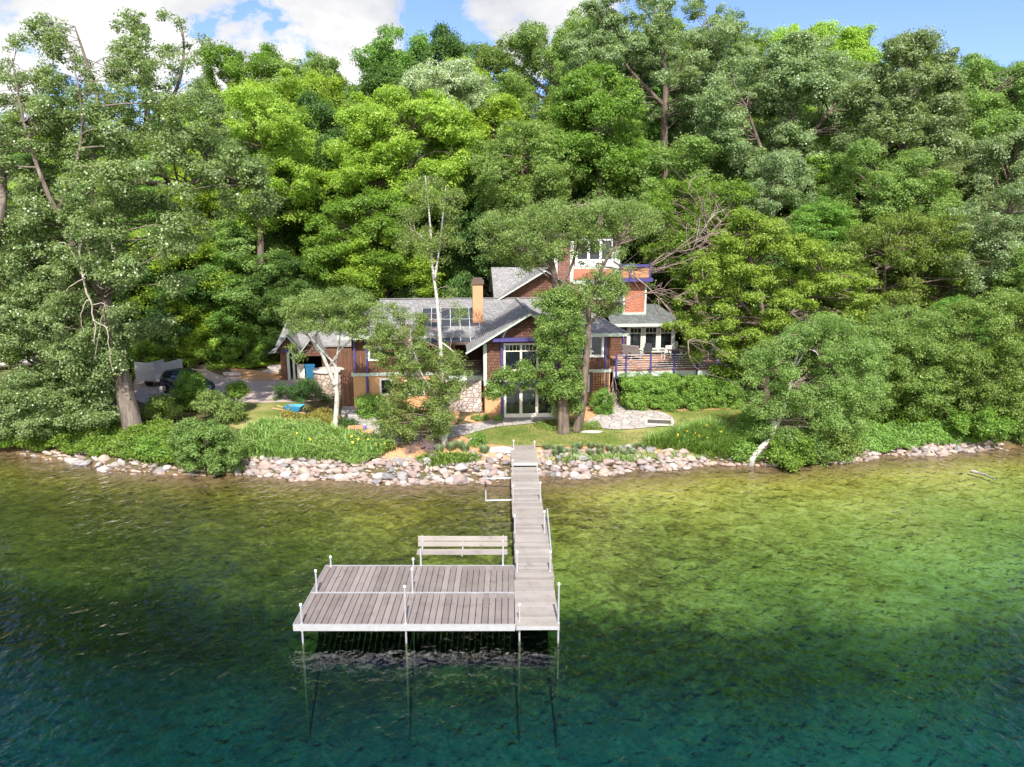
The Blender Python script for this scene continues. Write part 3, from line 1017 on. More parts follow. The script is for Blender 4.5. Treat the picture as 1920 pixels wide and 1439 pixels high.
def window(u0, u1, z0, z1, v, n, mat='frame_cream', transom=0, name='window', th=.09, parent=None, bottom=None):
    f = MB()
    b = bottom or th
    f.box(u0, u0 + th, v - .06, v - .002, z0, z1).box(u1 - th, u1, v - .06, v - .002, z0, z1)
    f.box(u0 + th, u1 - th, v - .058, v - .002, z1 - th, z1).box(u0 + th, u1 - th, v - .058, v - .002, z0, z0 + b)
    w_ = (u1 - u0 - th) / n
    for k in range(1, n):
        f.box(u0 + th / 2 + k * w_ - th * .55, u0 + th / 2 + k * w_ + th * .55, v - .056, v - .002, z0 + b, z1 - th)
    if transom:
        zt = z1 - th - (z1 - z0) * .22
        for k in range(n):
            a = u0 + th / 2 + k * w_ + th * .55
            c_ = u0 + th / 2 + (k + 1) * w_ - th * .55
            f.box(a, c_, v - .05, v - .003, zt - .025, zt + .025)
            for j in range(1, transom):
                x = a + (c_ - a) * j / transom
                f.box(x - .014, x + .014, v - .048, v - .003, zt + .025, z1 - th)
    o = hb(f, name, mat, parent or house)
    hb(MB().box(u0 + th * .5, u1 - th * .5, v - .022, v - .001, z0 + th * .5, z1 - th * .5), 'pane', 'glass_dark', o)
    return o


window(-1.5, 1.5, 4.0, 5.66, -.0, 3, transom=4, th=.11)
window(-1.5, 1.5, 1.17, 3.0, -.0, 3, name='door', th=.15, bottom=.26)['label'] = 'cream french doors with three glazed panels'
window(-9.62, -8.8, 4.2, 5.1, 3.0, 1, 'frame_white', th=.12)
window(-7.6, -6.5, 4.2, 5.1, 3.0, 2, 'frame_white', th=.12)
window(-9.0, -8.2, 2.0, 3.1, 3.0, 1, 'frame_white', th=.12)
window(-7.4, -6.2, 2.0, 3.1, 3.0, 2, 'frame_white', th=.12)
window(3.3, 5.06, 4.22, 5.66, 3.0, 2, 'frame_white', th=.16)
window(3.45, 4.2, 2.0, 3.1, 3.0, 1, 'frame_white', th=.12)
# sunroom behind the deck
hb(MB().box(5.5, 11.15, 8.0, 12.5, .9, 3.75).box(5.49, 11.15, 8.05, 12.5, 3.75, 5.62), 'sunroom_wall', 'brown_shingle', house)
for a, b in ((7.85, 8.8), (8.94, 9.89), (10.03, 10.98)):
    window(a, b, 3.84, 5.46, 8.0, 1, transom=3, th=.10)
hb(MB().box(8.81, 8.93, 7.92, 7.99, 3.75, 5.6).box(9.9, 10.02, 7.92, 7.99, 3.75, 5.6).box(10.99, 11.14, 7.92, 7.99, 3.75, 5.6).box(7.7, 7.84, 7.92, 7.99, 3.75, 5.6).box(7.7, 11.14, 7.88, 7.99, 3.64, 3.75), 'window_trim', 'trim_green', house)
hb(MB().box(7.4, 7.52, 7.85, 7.99, 3.42, 5.6), 'post', 'paint_violet', house)
hb(MB().slab([(6.45, 7.35, 5.74), (11.7, 7.35, 5.74), (10.4, 10.4, 6.78), (6.45, 10.4, 6.78)], .12).slab([(11.705, 7.35, 5.74), (11.705, 12.8, 5.74), (10.405, 10.4, 6.78)], .12), 'sunroom_roof', 'sunroom_roof_shingle', house)
hb(MB().box(6.45, 11.75, 7.28, 7.34, 5.55, 5.76), 'fascia', 'trim_green', house)
# upper storey with its cross gable
hb(MB().prism_y([(-1.25, 6.5), (5, 6.5), (5, 7.4), (1.9, 9.2), (-1.25, 7.35)], 8.4, 12.4), 'upper_wall', 'brown_shingle', house)
hb(MB().slab([(-1.55, 8.35, 7.5), (1.9, 8.35, 7.5), (1.9, 11.5, 9.42), (-1.55, 11.5, 9.42)], .12).slab([(1.9, 7.9, 9.44), (1.9, 11.5, 9.44), (-1.45, 7.9, 7.44)], .12).slab([(2.6, 14.6, 7.5), (-1.55, 14.6, 7.5), (-1.55, 11.51, 9.42), (2.6, 11.51, 9.42)], .12).slab([(1.905, 11.5, 9.44), (1.905, 7.9, 9.44), (5.2, 7.9, 7.44)], .12), 'upper_roof', 'roof_shingle', house)
hb(MB().bar((1.95, 7.86, 9.36), (-1.5, 7.86, 7.30), .07, .24, (0, 1, 0)).box(-1.25, -1.1, 8.36, 8.39, 6.9, 7.4), 'rake_board', 'trim_green', house)
# tower
tw = hb(MB().box(2.85, 7.5, 10.0, 14, 5.9, 11.62), 'tower_wall', 'rose_shingle', house)
hb(MB().box(3.95, 4.2, 9.93, 9.99, 8.4, 11.6).box(7.12, 7.53, 9.93, 9.99, 7.0, 11.6).box(4.2, 7.12, 9.93, 9.99, 9.36, 9.52).box(4.2, 7.12, 9.93, 9.99, 8.3, 8.56).box(2.81, 3.05, 9.93, 9.99, 6.0, 11.6), 'tower_trim', 'trim_green', house)
window(4.3, 7.05, 9.53, 11.5, 9.94, 3, 'frame_white', transom=0, th=.16, bottom=.5)
window(4.7, 7.1, 7.2, 8.28, 9.97, 3, 'frame_white', transom=3, th=.1)
hb(MB().box(4.22, 7.1, 9.90, 9.97, 8.57, 9.35), 'relief_panel', 'terracotta', house)
rl = MB()
for r_ in (.34, .47, .6):
    rl.tube([(5.6 + r_ * 1.5 * math.cos(a), 9.88, 8.62 + r_ * .9 * math.sin(a)) for a in np.linspace(.1, math.pi - .1, 14)], .028, 6)
hb(rl, 'relief_arch', 'terracotta', house)
hb(MB().box(2.6, 7.75, 9.7, 14.3, 11.62, 11.8), 'tower_roof', 'chimney_cap', house)
# orange column and the balcony over it
hb(MB().box(7.68, 9.08, 8.8, 10.6, 6.0, 8.56), 'column', 'terracotta', house)
cw_ = MB()
for k in range(9):
    z0 = 6.5 + k * .2
    cw_.tube([(7.72 + 1.3 * j / 12, 8.795, z0 + .06 * math.sin(j * 1.1 + k) + .10 * j / 12) for j in range(13)], .022, 5)
hb(cw_, 'relief_wave', 'terracotta', house)
hb(MB().box(7.54, 7.678, 8.75, 10.6, 6.0, 8.56).box(9.082, 9.22, 8.75, 10.6, 6.0, 8.56).box(7.68, 9.08, 8.75, 8.798, 6.0, 6.36), 'column_trim', 'trim_green', house)
hb(MB().box(7.1, 9.5, 8.2, 10.6, 8.56, 8.8), 'balcony_floor', 'paint_violet', house)
hb(MB().box(7.1, 9.25, 8.26, 8.31, 8.81, 9.56).box(9.2, 9.25, 8.32, 9.9, 8.81, 9.56), 'balcony_panel', 'planter_boards', house)
for u in (7.1, 7.85, 9.2):
    hb(MB().box(u, u + .12, 8.17, 8.25, 8.81, 9.86), 'balcony_post', 'paint_violet', house)
hb(MB().box(7.05, 9.4, 8.16, 8.31, 9.58, 9.74), 'balcony_rail', 'paint_violet', house)

# deck
deck = empty('wooden_deck', to_world(5.6, 2.6, GZ), HA, 'raised wooden deck with violet rail posts and steel cables above the hedge', 'deck')
D0 = (5.6, 2.6, GZ)
fl = MB()
for k in range(39):
    fl.tone = R.random()
    fl.box(5.6, 13.6, 2.62 + k * .138, 2.62 + k * .138 + .13, 3.33, 3.4)
fl.build('deck_floor', 'deck_wood', deck, off=D0)
MB().box(5.58, 13.65, 2.52, 2.6, 3.02, 3.36).build('deck_fascia', 'trim_green', deck, off=D0)
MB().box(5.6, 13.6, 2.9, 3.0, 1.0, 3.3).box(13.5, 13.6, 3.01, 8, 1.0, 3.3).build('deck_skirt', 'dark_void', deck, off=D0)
posts_u = [H(p, 690, 2.56)[0] for p in (1155, 1173, 1219, 1263, 1306, 1347)] + [13.55]
for k, u in enumerate(posts_u):
    MB().box(u - .06, u + .06, 2.44, 2.518, 2.95, 4.46).build('rail_post', 'paint_violet', deck, off=D0)
MB().box(posts_u[0], 13.55, 2.46, 2.52, 4.40, 4.45).build('top_rail', 'cable_steel', deck, off=D0)
cb = MB()
for k in range(6):
    cb.box(posts_u[0], 13.55, 2.475, 2.49, 3.55 + k * .14, 3.565 + k * .14)
cb.build('rail_cable', 'post_cap', deck, off=D0)


def deck_pt(px, py):
    p = at_z(px, py, 3.402)
    return p


def recliner(loc, rz, mat, label, group=None):
    o = empty('deck_chair', loc, rz, label, 'chair', group)
    s_ = .04
    MB().slab([(-.3, -.75, .42), (.3, -.75, .42), (.3, .1, .33), (-.3, .1, .33)], .03).build('seat', mat, o)
    MB().slab([(-.3, .1, .36), (.3, .1, .36), (.3, .48, 1.08), (-.3, .48, 1.08)], .03).build('backrest', mat, o)
    MB().slab([(-.28, -1.1, .28), (.28, -1.1, .28), (.28, -.76, .42), (-.28, -.76, .42)], .03).build('footrest', mat, o)
    for sx in (-.32, .32):
        MB().bar((sx, -.7, 0), (sx, .35, .6), .035, .035).bar((sx, .45, 0), (sx, -.6, .6), .035, .03).bar((sx, -.6, .61), (sx, .36, .61), .05, .035).build('leg', 'cable_steel', o)
    return o


def chair(loc, rz, mat, label, group=None):
    o = empty('patio_chair', loc, rz, label, 'chair', group)
    MB().box(-.25, .25, -.25, .25, .42, .46).build('seat', mat, o)
    MB().slab([(-.25, .23, .5), (.25, .23, .5), (.25, .34, .95), (-.25, .34, .95)], .03).build('backrest', mat, o)
    for sx in (-1, 1):
        for sy in (-1, 1):
            MB().bar((sx * .23, sy * .23, 0), (sx * .22, sy * .22, .42), .035, .035).build('leg', mat, o)
        MB().bar((sx * .26, -.22, .64), (sx * .26, .27, .66), .05, .03).bar((sx * .26, -.21, .46), (sx * .26, -.21, .64), .03, .03).build('arm', mat, o)
    return o


recliner(deck_pt(1177, 674), 2.6 + HA, 'sling_grey', 'grey sling deck chair at the left end of the deck', 'sling chairs on the deck')
recliner(deck_pt(1193, 676), 2.6 + HA, 'sling_grey', 'grey sling deck chair second from the house wall on the deck', 'sling chairs on the deck')
chair(deck_pt(1215, 668), 2.9, 'chair_dark', 'dark armchair on the deck below the middle sunroom window', 'armchairs on the deck')
chair(deck_pt(1249, 672), 3.4, 'chair_white', 'pale armchair on the deck to the left of the table', 'armchairs on the deck')
chair(deck_pt(1268, 684), .1, 'chair_dark', 'dark armchair tucked under the lake side of the deck table', 'armchairs on the deck')
chair(deck_pt(1288, 683), .0, 'chair_dark', 'dark armchair at the front right corner of the deck table', 'armchairs on the deck')
chair(deck_pt(1300, 674), -1.3, 'sling_grey', 'grey armchair on the right end of the deck table', 'armchairs on the deck')
chair(deck_pt(1262, 664), 3.1, 'chair_white', 'pale armchair behind the deck table under the window', 'armchairs on the deck')
chair(deck_pt(1336, 676), -.6, 'sling_grey', 'grey armchair in the shade at the right end of the deck', 'armchairs on the deck')
pt = deck_pt(1275, 677)
tb = empty('patio_table', pt, HA + .1, 'brown rectangular dining table on the deck among chairs', 'table')
MB().box(-.75, .75, -.5, .5, .70, .735).build('table_top', 'table_wood', tb)
MB().box(-.77, .77, -.52, -.505, .68, .72).box(-.77, .77, .505, .52, .68, .72).build('table_rim', 'cable_steel', tb)
for sx in (-.68, .68):
    for sy in (-.42, .42):
        MB().box(sx - .025, sx + .025, sy - .025, sy + .025, 0, .699).build('leg', 'cable_steel', tb)

# trellis on the ochre wall
tr = empty('wall_trellis', to_world(4.8, 2.93, 1.2), HA, 'brown square trellis fixed to the ochre wall above the round shrub', 'trellis')
f = MB()
for k in range(6):
    f.box(-.42 + k * .168 - .018, -.42 + k * .168 + .018, -.03, 0, .9, 2.0)
for k in range(7):
    f.box(-.43, .43, -.045, -.031, .95 + k * .17 - .018, .95 + k * .17 + .018)
f.build('lattice', 'cedar_boards', tr)
for sx in (-.53, .53):
    MB().box(sx - .07, sx + .07, -.08, 0, 0, 2.1).build('trellis_post', 'chimney_cap', tr)

# garage
gar = empty('garage', to_world(-16, 11.5, 1.3), HA, 'brown garage with two small front gables behind the white birch', 'garage')


def gb(mb, name, mat, parent=None):
    return mb.build(name, mat, parent or gar, off=(-16, 11.5, 1.3))


gb(MB().box(-16.85, -16.4, 11.6, 17, .9, 3.5).box(-16.4, -15.95, 13.5, 17, .9, 3.5).box(-13.9, -11.2, 11.6, 17, .9, 3.5).box(-15.95, -13.9, 14.5, 17, .9, 3.5).box(-16.84, -11.21, 13.4, 16.9, 3.5, 4.0), 'wall', 'cedar_boards')
for pk, hw, zp, nm in ((-16.2, .95, 4.72, 'a'), (-14.5, 1.15, 4.55, 'b')):
    zb = zp - hw * 1.28
    gb(MB().prism_y([(pk - hw + .12, zb + .02), (pk + hw - .12, zb + .02), (pk, zp - .16)], 11.55, 14), 'gable', 'brown_shingle')
    gb(MB().slab([(pk, 11.2, zp), (pk, 15.5, zp), (pk - hw, 15.5, zb), (pk - hw, 11.2, zb)], .1).slab([(pk + hw, 11.2, zb), (pk + hw, 15.5, zb), (pk + .003, 15.5, zp), (pk + .003, 11.2, zp)], .1), 'gable_roof', 'roof_shingle')
    gb(MB().bar((pk + .02, 11.16, zp - .06), (pk - hw, 11.16, zb - .06), .05, .17, (0, 1, 0)).bar((pk - .02, 11.155, zp - .06), (pk + hw, 11.155, zb - .06), .045, .165, (0, 1, 0)), 'rake_board', 'trim_green')
gb(MB().slab([(-17.3, 12.3, 3.75), (-10.5, 12.3, 3.75), (-10.5, 15.2, 5.3), (-17.0, 15.2, 5.3)], .12).slab([(-10.5, 18.2, 3.75), (-17.3, 18.2, 3.75), (-17.0, 15.21, 5.3), (-10.5, 15.21, 5.3)], .12), 'roof', 'roof_shingle')
gb(MB().box(-15.93, -13.95, 14.3, 14.48, .9, 3.4), 'interior_shade', 'dark_void')  # near-black panel paints the shade inside the open garage
gb(MB().box(-16.38, -16.2, 11.52, 11.6, 1.0, 3.35).box(-16.38, -15.98, 11.53, 11.6, 3.35, 3.5).box(-16.0, -15.85, 11.53, 11.62, 1.0, 3.35), 'door_frame', 'trim_green')
gb(MB().box(-15.84, -15.3, 12.2, 12.3, 1.1, 2.4), 'door', 'frame_cream')
gb(MB().box(-16.6, -16.25, 11.4, 11.5, 3.45, 3.62), 'beam', 'paint_violet')
gb(MB().slab([(-17.6, 11.3, 3.45), (-16.9, 11.3, 3.5), (-16.9, 15, 3.5), (-17.6, 15, 3.45)], .1), 'side_roof', 'roof_shingle')
bn = empty('wheeled_bin', to_world(-14.85, 11.9, 1.32), HA + .2, 'dark blue wheeled bin standing at the garage front', 'bin')
MB().hexa([(-.27, -.25, .08), (.27, -.25, .08), (.27, .25, .08), (-.27, .25, .08), (-.33, -.32, 1.0), (.33, -.32, 1.0), (.33, .32, 1.0), (-.33, .32, 1.0)]).build('bin_body', 'bin_blue', bn)
MB().slab([(-.35, -.34, 1.06), (.35, -.34, 1.06), (.35, .36, 1.1), (-.35, .36, 1.1)], .05).build('bin_lid', 'bin_blue', bn)
for sx in (-.26, .26):
    MB().tube([(sx - .04, .28, .1), (sx + .04, .28, .1)], .1, 12).build('wheel', 'rubber', bn)

# round stone wall by the birch
p = at_z(618, 742, 1.25)
st = empty('stone_pier', p, 0, 'round fieldstone pier with a flat pale cap behind the white birch', 'stone pier')
g9 = np.random.default_rng(3)
MB().lathe(0, 0, [(1.0, -.3), (1.0, .4), (.96, 1.0), (.97, 1.62), (.93, 1.66)], 30).build('stone_drum', 'stone_pink', st, True)
MB().lathe(0, 0, [(1.03, 1.665), (1.06, 1.70), (1.04, 1.78), (.6, 1.80)], 30).build('cap', 'slab_pale', st)

# ------------------------------------------------------------------ dock
def deck_z(px, py):
    return at_z(px, py, .6)


DA = math.atan2(.22, 17.44)      # the walkway leans a touch to the left as it goes ashore
dk0 = np.array([.80, 20.44, .6])
walk = empty('dock_walkway', dk0, DA, 'long grey plank walkway on pipe legs running from the shore out into the lake', 'dock')
WL, WW = 17.7, .66
nsec = 6
seclen = WL / nsec
for k in range(nsec):
    y0 = k * seclen
    z_ = (0.0, .015, -.01, .02, .10, .34)[k]
    mb = MB()
    nb = int((seclen - .03) / .147)
    bw = (seclen - .03) / nb
    sh_ = (-.03, .02, .05, -.02, -.02, 0)[k]
    for j in range(nb):
        mb.tone = R.random()
        dx = R.uniform(-.008, .008)
        mb.box(-WW + sh_ + dx, WW + sh_ + dx, y0 + j * bw + .005, y0 + (j + 1) * bw - .005, z_ - .04 + R.uniform(-.003, .003), z_ + R.uniform(-.003, .003))
    mb.build('plank_section', 'dock_wood_cross', walk)
    MB().box(-WW + .02 + sh_, -WW + .07 + sh_, y0 + .01, y0 + seclen - .03, z_ - .19, z_ - .046).box(WW - .07 + sh_, WW - .02 + sh_, y0 + .01, y0 + seclen - .03, z_ - .19, z_ - .046).box(-WW + .071 + sh_, WW - .071 + sh_, y0 + .01, y0 + .06, z_ - .18, z_ - .047).build('side_rail', 'aluminium', walk)


def pipe(parent, base0, rz, pb, pt, leg=True, cap=True):
    """a dock pipe: base pixel on the deck plane, top pixel, leg down to the lake bed"""
    b = deck_z(*pb)
    top = at_Y(pt[0], pt[1], b[1])[2]
    q = Matrix.Rotation(-rz, 3, 'Z') @ Vector(b - base0)
    zb = float(hz(b[0], b[1])) - base0[2] - .1
    lx = q.x
    h = top - base0[2]
    mb = MB().tube([(lx, q.y, -.66 if zb < -.66 else zb), (lx, q.y, h)], .03, 10)
    mb.tube([(lx, q.y, -.23), (lx, q.y, .03)], .045, 10)
    o = mb.build('post', 'aluminium', parent, False)
    if zb < -.7:
        MB().tube([(lx, q.y, zb), (lx, q.y, -.655)], .033, 8).build('submerged_leg', 'algae', o)
    if cap:
        MB().lathe(lx, q.y, [(.04, h - .03), (.045, h + .0), (.035, h + .04), (.015, h + .055)], 10).build('post_cap', 'post_cap', o, True)


for pb, pt_ in (((961.5, 893), (961.5, 864)), ((962, 940), (962, 911)), ((965, 999), (965, 968)), ((969.4, 1074), (969.4, 1036)), ((974, 1166), (974, 1135)),
                ((1007, 893), (1007, 871)), ((1013, 941), (1012.6, 906)), ((1020.6, 999), (1019.6, 960)), ((1031.5, 1072), (1030.5, 1036)), ((1047, 1169), (1048.5, 1096)),
                ((963, 853), (963, 827)), ((1002, 853), (1002, 829))):
    pipe(walk, dk0, DA, pb, pt_)
MB().bar((WW + .05, 5.2, -.02), (WW + .07, 8.1, .5), .05, .05).bar((WW + .05, 5.0, -.25), (WW + .06, 6.9, .28), .04, .04).build('side_pipe', 'aluminium', walk)
for y_ in (935, 894):
    q = Matrix.Rotation(-DA, 3, 'Z') @ Vector(deck_z(958, y_) - dk0)
    e = Matrix.Rotation(-DA, 3, 'Z') @ Vector(deck_z(911, y_ + 1) - dk0)
    MB().tube([(q.x + .1, q.y, -.07), (e.x, e.y, -.07)], .035, 10).tube([(e.x, e.y, -.1), (e.x, e.y, .40)], .035, 10).build('mooring_arm', 'aluminium', walk)

pf0 = np.array([-6.56, 20.45, .6])
plat = empty('dock_platform', pf0, 0, 'wide grey plank platform with white aluminium edging beside the end of the walkway', 'dock')
PW, PD = 6.64, 4.0
for row in range(2):
    mb = MB()
    n = 33
    bw = PW / n
    y0, y1 = (.03, PD / 2 - .03) if row == 0 else (PD / 2 + .03, PD - .03)
    for j in range(n):
        mb.tone = R.random()
        dz = R.uniform(-.004, .004)
        mb.box(j * bw + .011, (j + 1) * bw - .011, y0, y1, -.04 + dz, dz)
    mb.build('plank_section', 'dock_wood_long', plat)
MB().box(-.01, PW + .01, -.02, .025, -.20, .012).build('front_fascia', 'aluminium', plat)
MB().box(0, PW, PD / 2 - .028, PD / 2 + .028, -.18, .014).box(0, PW, PD - .028, PD + .02, -.18, .008).box(-.03, -.005, .026, PD, -.18, .0).box(PW + .012, PW + .03, .026, PD, -.18, -.01).build('cross_rail', 'aluminium', plat)
for pb, pt_ in (((566, 1171), (564.5, 1135)), ((760.7, 1170), (758, 1101)), ((594, 1112), (591.7, 1071)), ((620.5, 1063), (619.5, 1045)), ((773.8, 1112), (772, 1068)), ((775, 1063), (774.5, 1049))):
    pipe(plat, pf0, 0, pb, pt_)

bp = deck_z(866, 1061)
bench = empty('dock_bench', bp, 0, 'slatted wooden bench with backrest standing on the back edge of the dock platform', 'bench')
bx = 1.60
be = MB()
for y0 in (.12, .32):
    be.tone = R.random()
    be.box(-bx, bx, y0, y0 + .18, .36, .40)
be.build('seat', 'bench_wood', bench)
be = MB()
for k, z0 in enumerate((.46, .65)):
    be.tone = R.random()
    be.slab([(-bx, .58 + k * .05, z0 + .17), (bx, .58 + k * .05, z0 + .17), (bx, .61 + k * .05, z0 + .18), (-bx, .61 + k * .05, z0 + .18)], .165)
be.build('backrest', 'bench_wood', bench)
for sx in (-1.45, 1.45):
    MB().tube([(sx, .06, -.15), (sx, .06, .62)], .035, 10).bar((sx, .06, .33), (sx, .62, .33), .05, .05).bar((sx, .60, .36), (sx, .68, .84), .045, .045).build('bench_support', 'aluminium', bench)
MB().bar((0, .1, .33), (0, .62, .33), .04, .04).bar((0, .62, .36), (0, .68, .8), .04, .04).build('bench_support', 'aluminium', bench)
# ------------------------------------------------------------------ boulders along the water
import bmesh
ORD = ['first', 'second', 'third', 'fourth', 'fifth', 'sixth', 'seventh', 'eighth', 'ninth', 'tenth', 'eleventh', 'twelfth', 'thirteenth', 'fourteenth', 'fifteenth', 'sixteenth', 'seventeenth', 'eighteenth', 'nineteenth', 'twentieth', 'twenty-first', 'twenty-second', 'twenty-third', 'twenty-fourth']


def rock_mesh(seed, mat, sub=3):
    g = np.random.default_rng(seed)
    bm = bmesh.new()
    bmesh.ops.create_icosphere(bm, subdivisions=sub, radius=1)
    ax = g.uniform(.75, 1.25, 3) * np.array([1.15, .95, .75])
    cuts = [(u_ / np.linalg.norm(u_), g.uniform(.6, .9)) for u_ in g.normal(size=(9, 3))]
    ph = g.uniform(0, 6, (4, 3))
    fr_ = g.uniform(1.0, 2.6, (4, 3))
    for v in bm.verts:
        p = np.array(v.co)
        k = 1 + sum(.08 * math.sin(float(fr_[i] @ p * 1.4) + ph[i, 0]) for i in range(4))
        p = p * k
        for nn, dd in cuts:
            h_ = float(p @ nn) - dd
            if h_ > 0:
                p = p - nn * h_ * .85
        v.co = Vector(p * ax)
    me = bpy.data.meshes.new('boulder')
    bm.to_mesh(me)
    bm.free()
    me.polygons.foreach_set('use_smooth', [True] * len(me.polygons))
    me.materials.append(M[mat])
    return me


rock_kinds = [('pinkish', 'rock_pink'), ('grey', 'rock_grey'), ('pale', 'rock_pale'), ('tan', 'rock_tan')]
rocks = [(c, rock_mesh(100 + i * 7 + k, m_)) for i, (c, m_) in enumerate(rock_kinds) for k in range(4)]
gr = np.random.default_rng(11)
zones = [(95, 245, 15, 'below the leaning cottonwood', (-.4, .6)),
         (250, 320, 5, 'left of the overhanging bush', (-.3, .3)),
         (445, 560, 36, 'below the lush bed by the overhanging bush', (-.22, 1.5)),
         (560, 720, 42, 'below the picnic tables', (-.22, 1.6)),
         (720, 850, 34, 'below the plum shrub', (-.22, 1.6)),
         (850, 958, 28, 'just left of the walkway', (-.22, 2.0)),
         (1008, 1130, 36, 'just right of the walkway', (-.22, 1.8)),
         (1130, 1240, 30, 'below the grass tufts and lawn', (-.22, 1.5)),
         (1240, 1350, 20, 'below the daylily bed', (-.22, 1.0)),
         (1560, 1690, 22, 'on the right shore beside the leaning birch', (-.35, .9)),
         (1770, 1925, 27, 'on the far right shore under birches', (-.3, .9))]
for p0, p1, cnt, phrase, (s0, s1) in zones:
    done = []
    tries = 0
    while len(done) < cnt and tries < 9000:
        tries += 1
        px = gr.uniform(p0, p1)
        x = (px - 960) / F * 38.3
        s = gr.uniform(s0, s1)
        r = gr.choice([.12, .155, .19, .22, .26, .31], p=[.08, .16, .26, .26, .16, .08]) * (1.12 if s < .8 else .95)
        if tries > 4500:
            r *= .7
        y = float(shore(x)) + s
        if any((x - a) ** 2 + (y - b) ** 2 < (.68 * (r + c)) ** 2 for a, b, c in done):
            continue
        done.append((x, y, r))
        kind, me = rocks[int(gr.choice(16, p=np.array([.09] * 4 + [.05] * 4 + [.075] * 4 + [.035] * 4)))]
        o = link('boulder', me, None, (x, y, float(hz(x, y)) + r * .30))
        o.scale = (r, r, r)
        o.rotation_euler = (gr.uniform(-.3, .3), gr.uniform(-.3, .3), gr.uniform(0, 6.28))
        sz = 'small' if r < .165 else ('large' if r > .25 else 'middling')
        pos = 'at the waterline' if s < .35 else ('halfway up' if s < 1.0 else 'along the top')
        tag(o, f'{sz} {kind} boulder {pos} {phrase}', 'boulder', 'boulders of the shore bank')
# small stones filling the gaps
mb = MB()
gs = np.random.default_rng(12)
SV, SF, b0 = [], [], 0
ico = rock_mesh(300, 'rock_pink', 2)
iv = np.array([tuple(v.co) for v in ico.vertices])
itf = np.array([tuple(p.vertices) for p in ico.polygons])
for p0, p1, cnt, phrase, (s0, s1) in zones + [(-30, 95, .4, '', (-.1, .3)), (320, 445, .4, '', (-.1, .2)), (1350, 1570, .5, '', (-.1, .3)), (1690, 1770, .8, '', (-.1, .5)), (1925, 1980, 1, '', (-.1, .6))]:
    for _ in range(int((p1 - p0) * (cnt if cnt <= 1 else (.5 if p1 < 330 else 1.9)))):
        x = (gs.uniform(p0, p1) - 960) / F * 38.3
        y = float(shore(x)) + gs.uniform(s0 - .2, s1 + .25)
        r = gs.choice([.05, .08, .11, .15, .19], p=[.3, .28, .2, .14, .08])
        SV.append(iv * r * gs.uniform(.7, 1.2, 3) + np.array([x, y, float(hz(x, y)) + r * .3]))
        SF.append(itf + b0)
        b0 += len(iv)
me = bpy.data.meshes.new('pebbles')
me.from_pydata(np.concatenate(SV).tolist(), [], np.concatenate(SF).tolist())
me.polygons.foreach_set('use_smooth', [True] * len(me.polygons))
me.materials.append(M['pebble'])
tag(link('pebbles', me), 'small stones filling the gaps between the shore boulders', 'pebbles', kind='stuff')

for (px, py, r, sc, lab, mat) in ((436, 706, .75, (1.3, .9, .55), 'grey boulder beside the driveway behind the dark car', 'boulder_grey'),
                                  (520, 694, .7, (1.1, .9, .6), 'grey boulder at the end of the driveway by the garage', 'boulder_grey'),
                                  (508, 700, .4, (1.2, .9, .6), 'small pale boulder left of the garage boulder by the drive', 'slab_pale'),
                                  (390, 690, .5, (1.4, .9, .5), 'low grey boulder on the mulch bank behind the car roof', 'boulder_grey'),
                                  (937, 849, .62, (1.25, .6, .4), 'whitish flat boulder left of the walkway at the lawn edge', 'slab_pale'),
                                  (889, 828, .5, (.9, .9, .3), 'pale flat stone between the tall birch and the lawn', 'slab_pale'),
                                  (1105, 812, .45, (1.6, .5, .2), 'pale flat edging stone under the twin trunk tree', 'slab_pale')):
    q = gp(px, py)
    o = link('flat_boulder' if 'flat' in lab else 'boulder', rock_mesh(int(px), mat), None, (q[0], q[1], float(hz(q[0], q[1])) + r * sc[2] * .4))
    o.scale = tuple(r * s for s in sc)
    tag(o, lab, 'boulder')

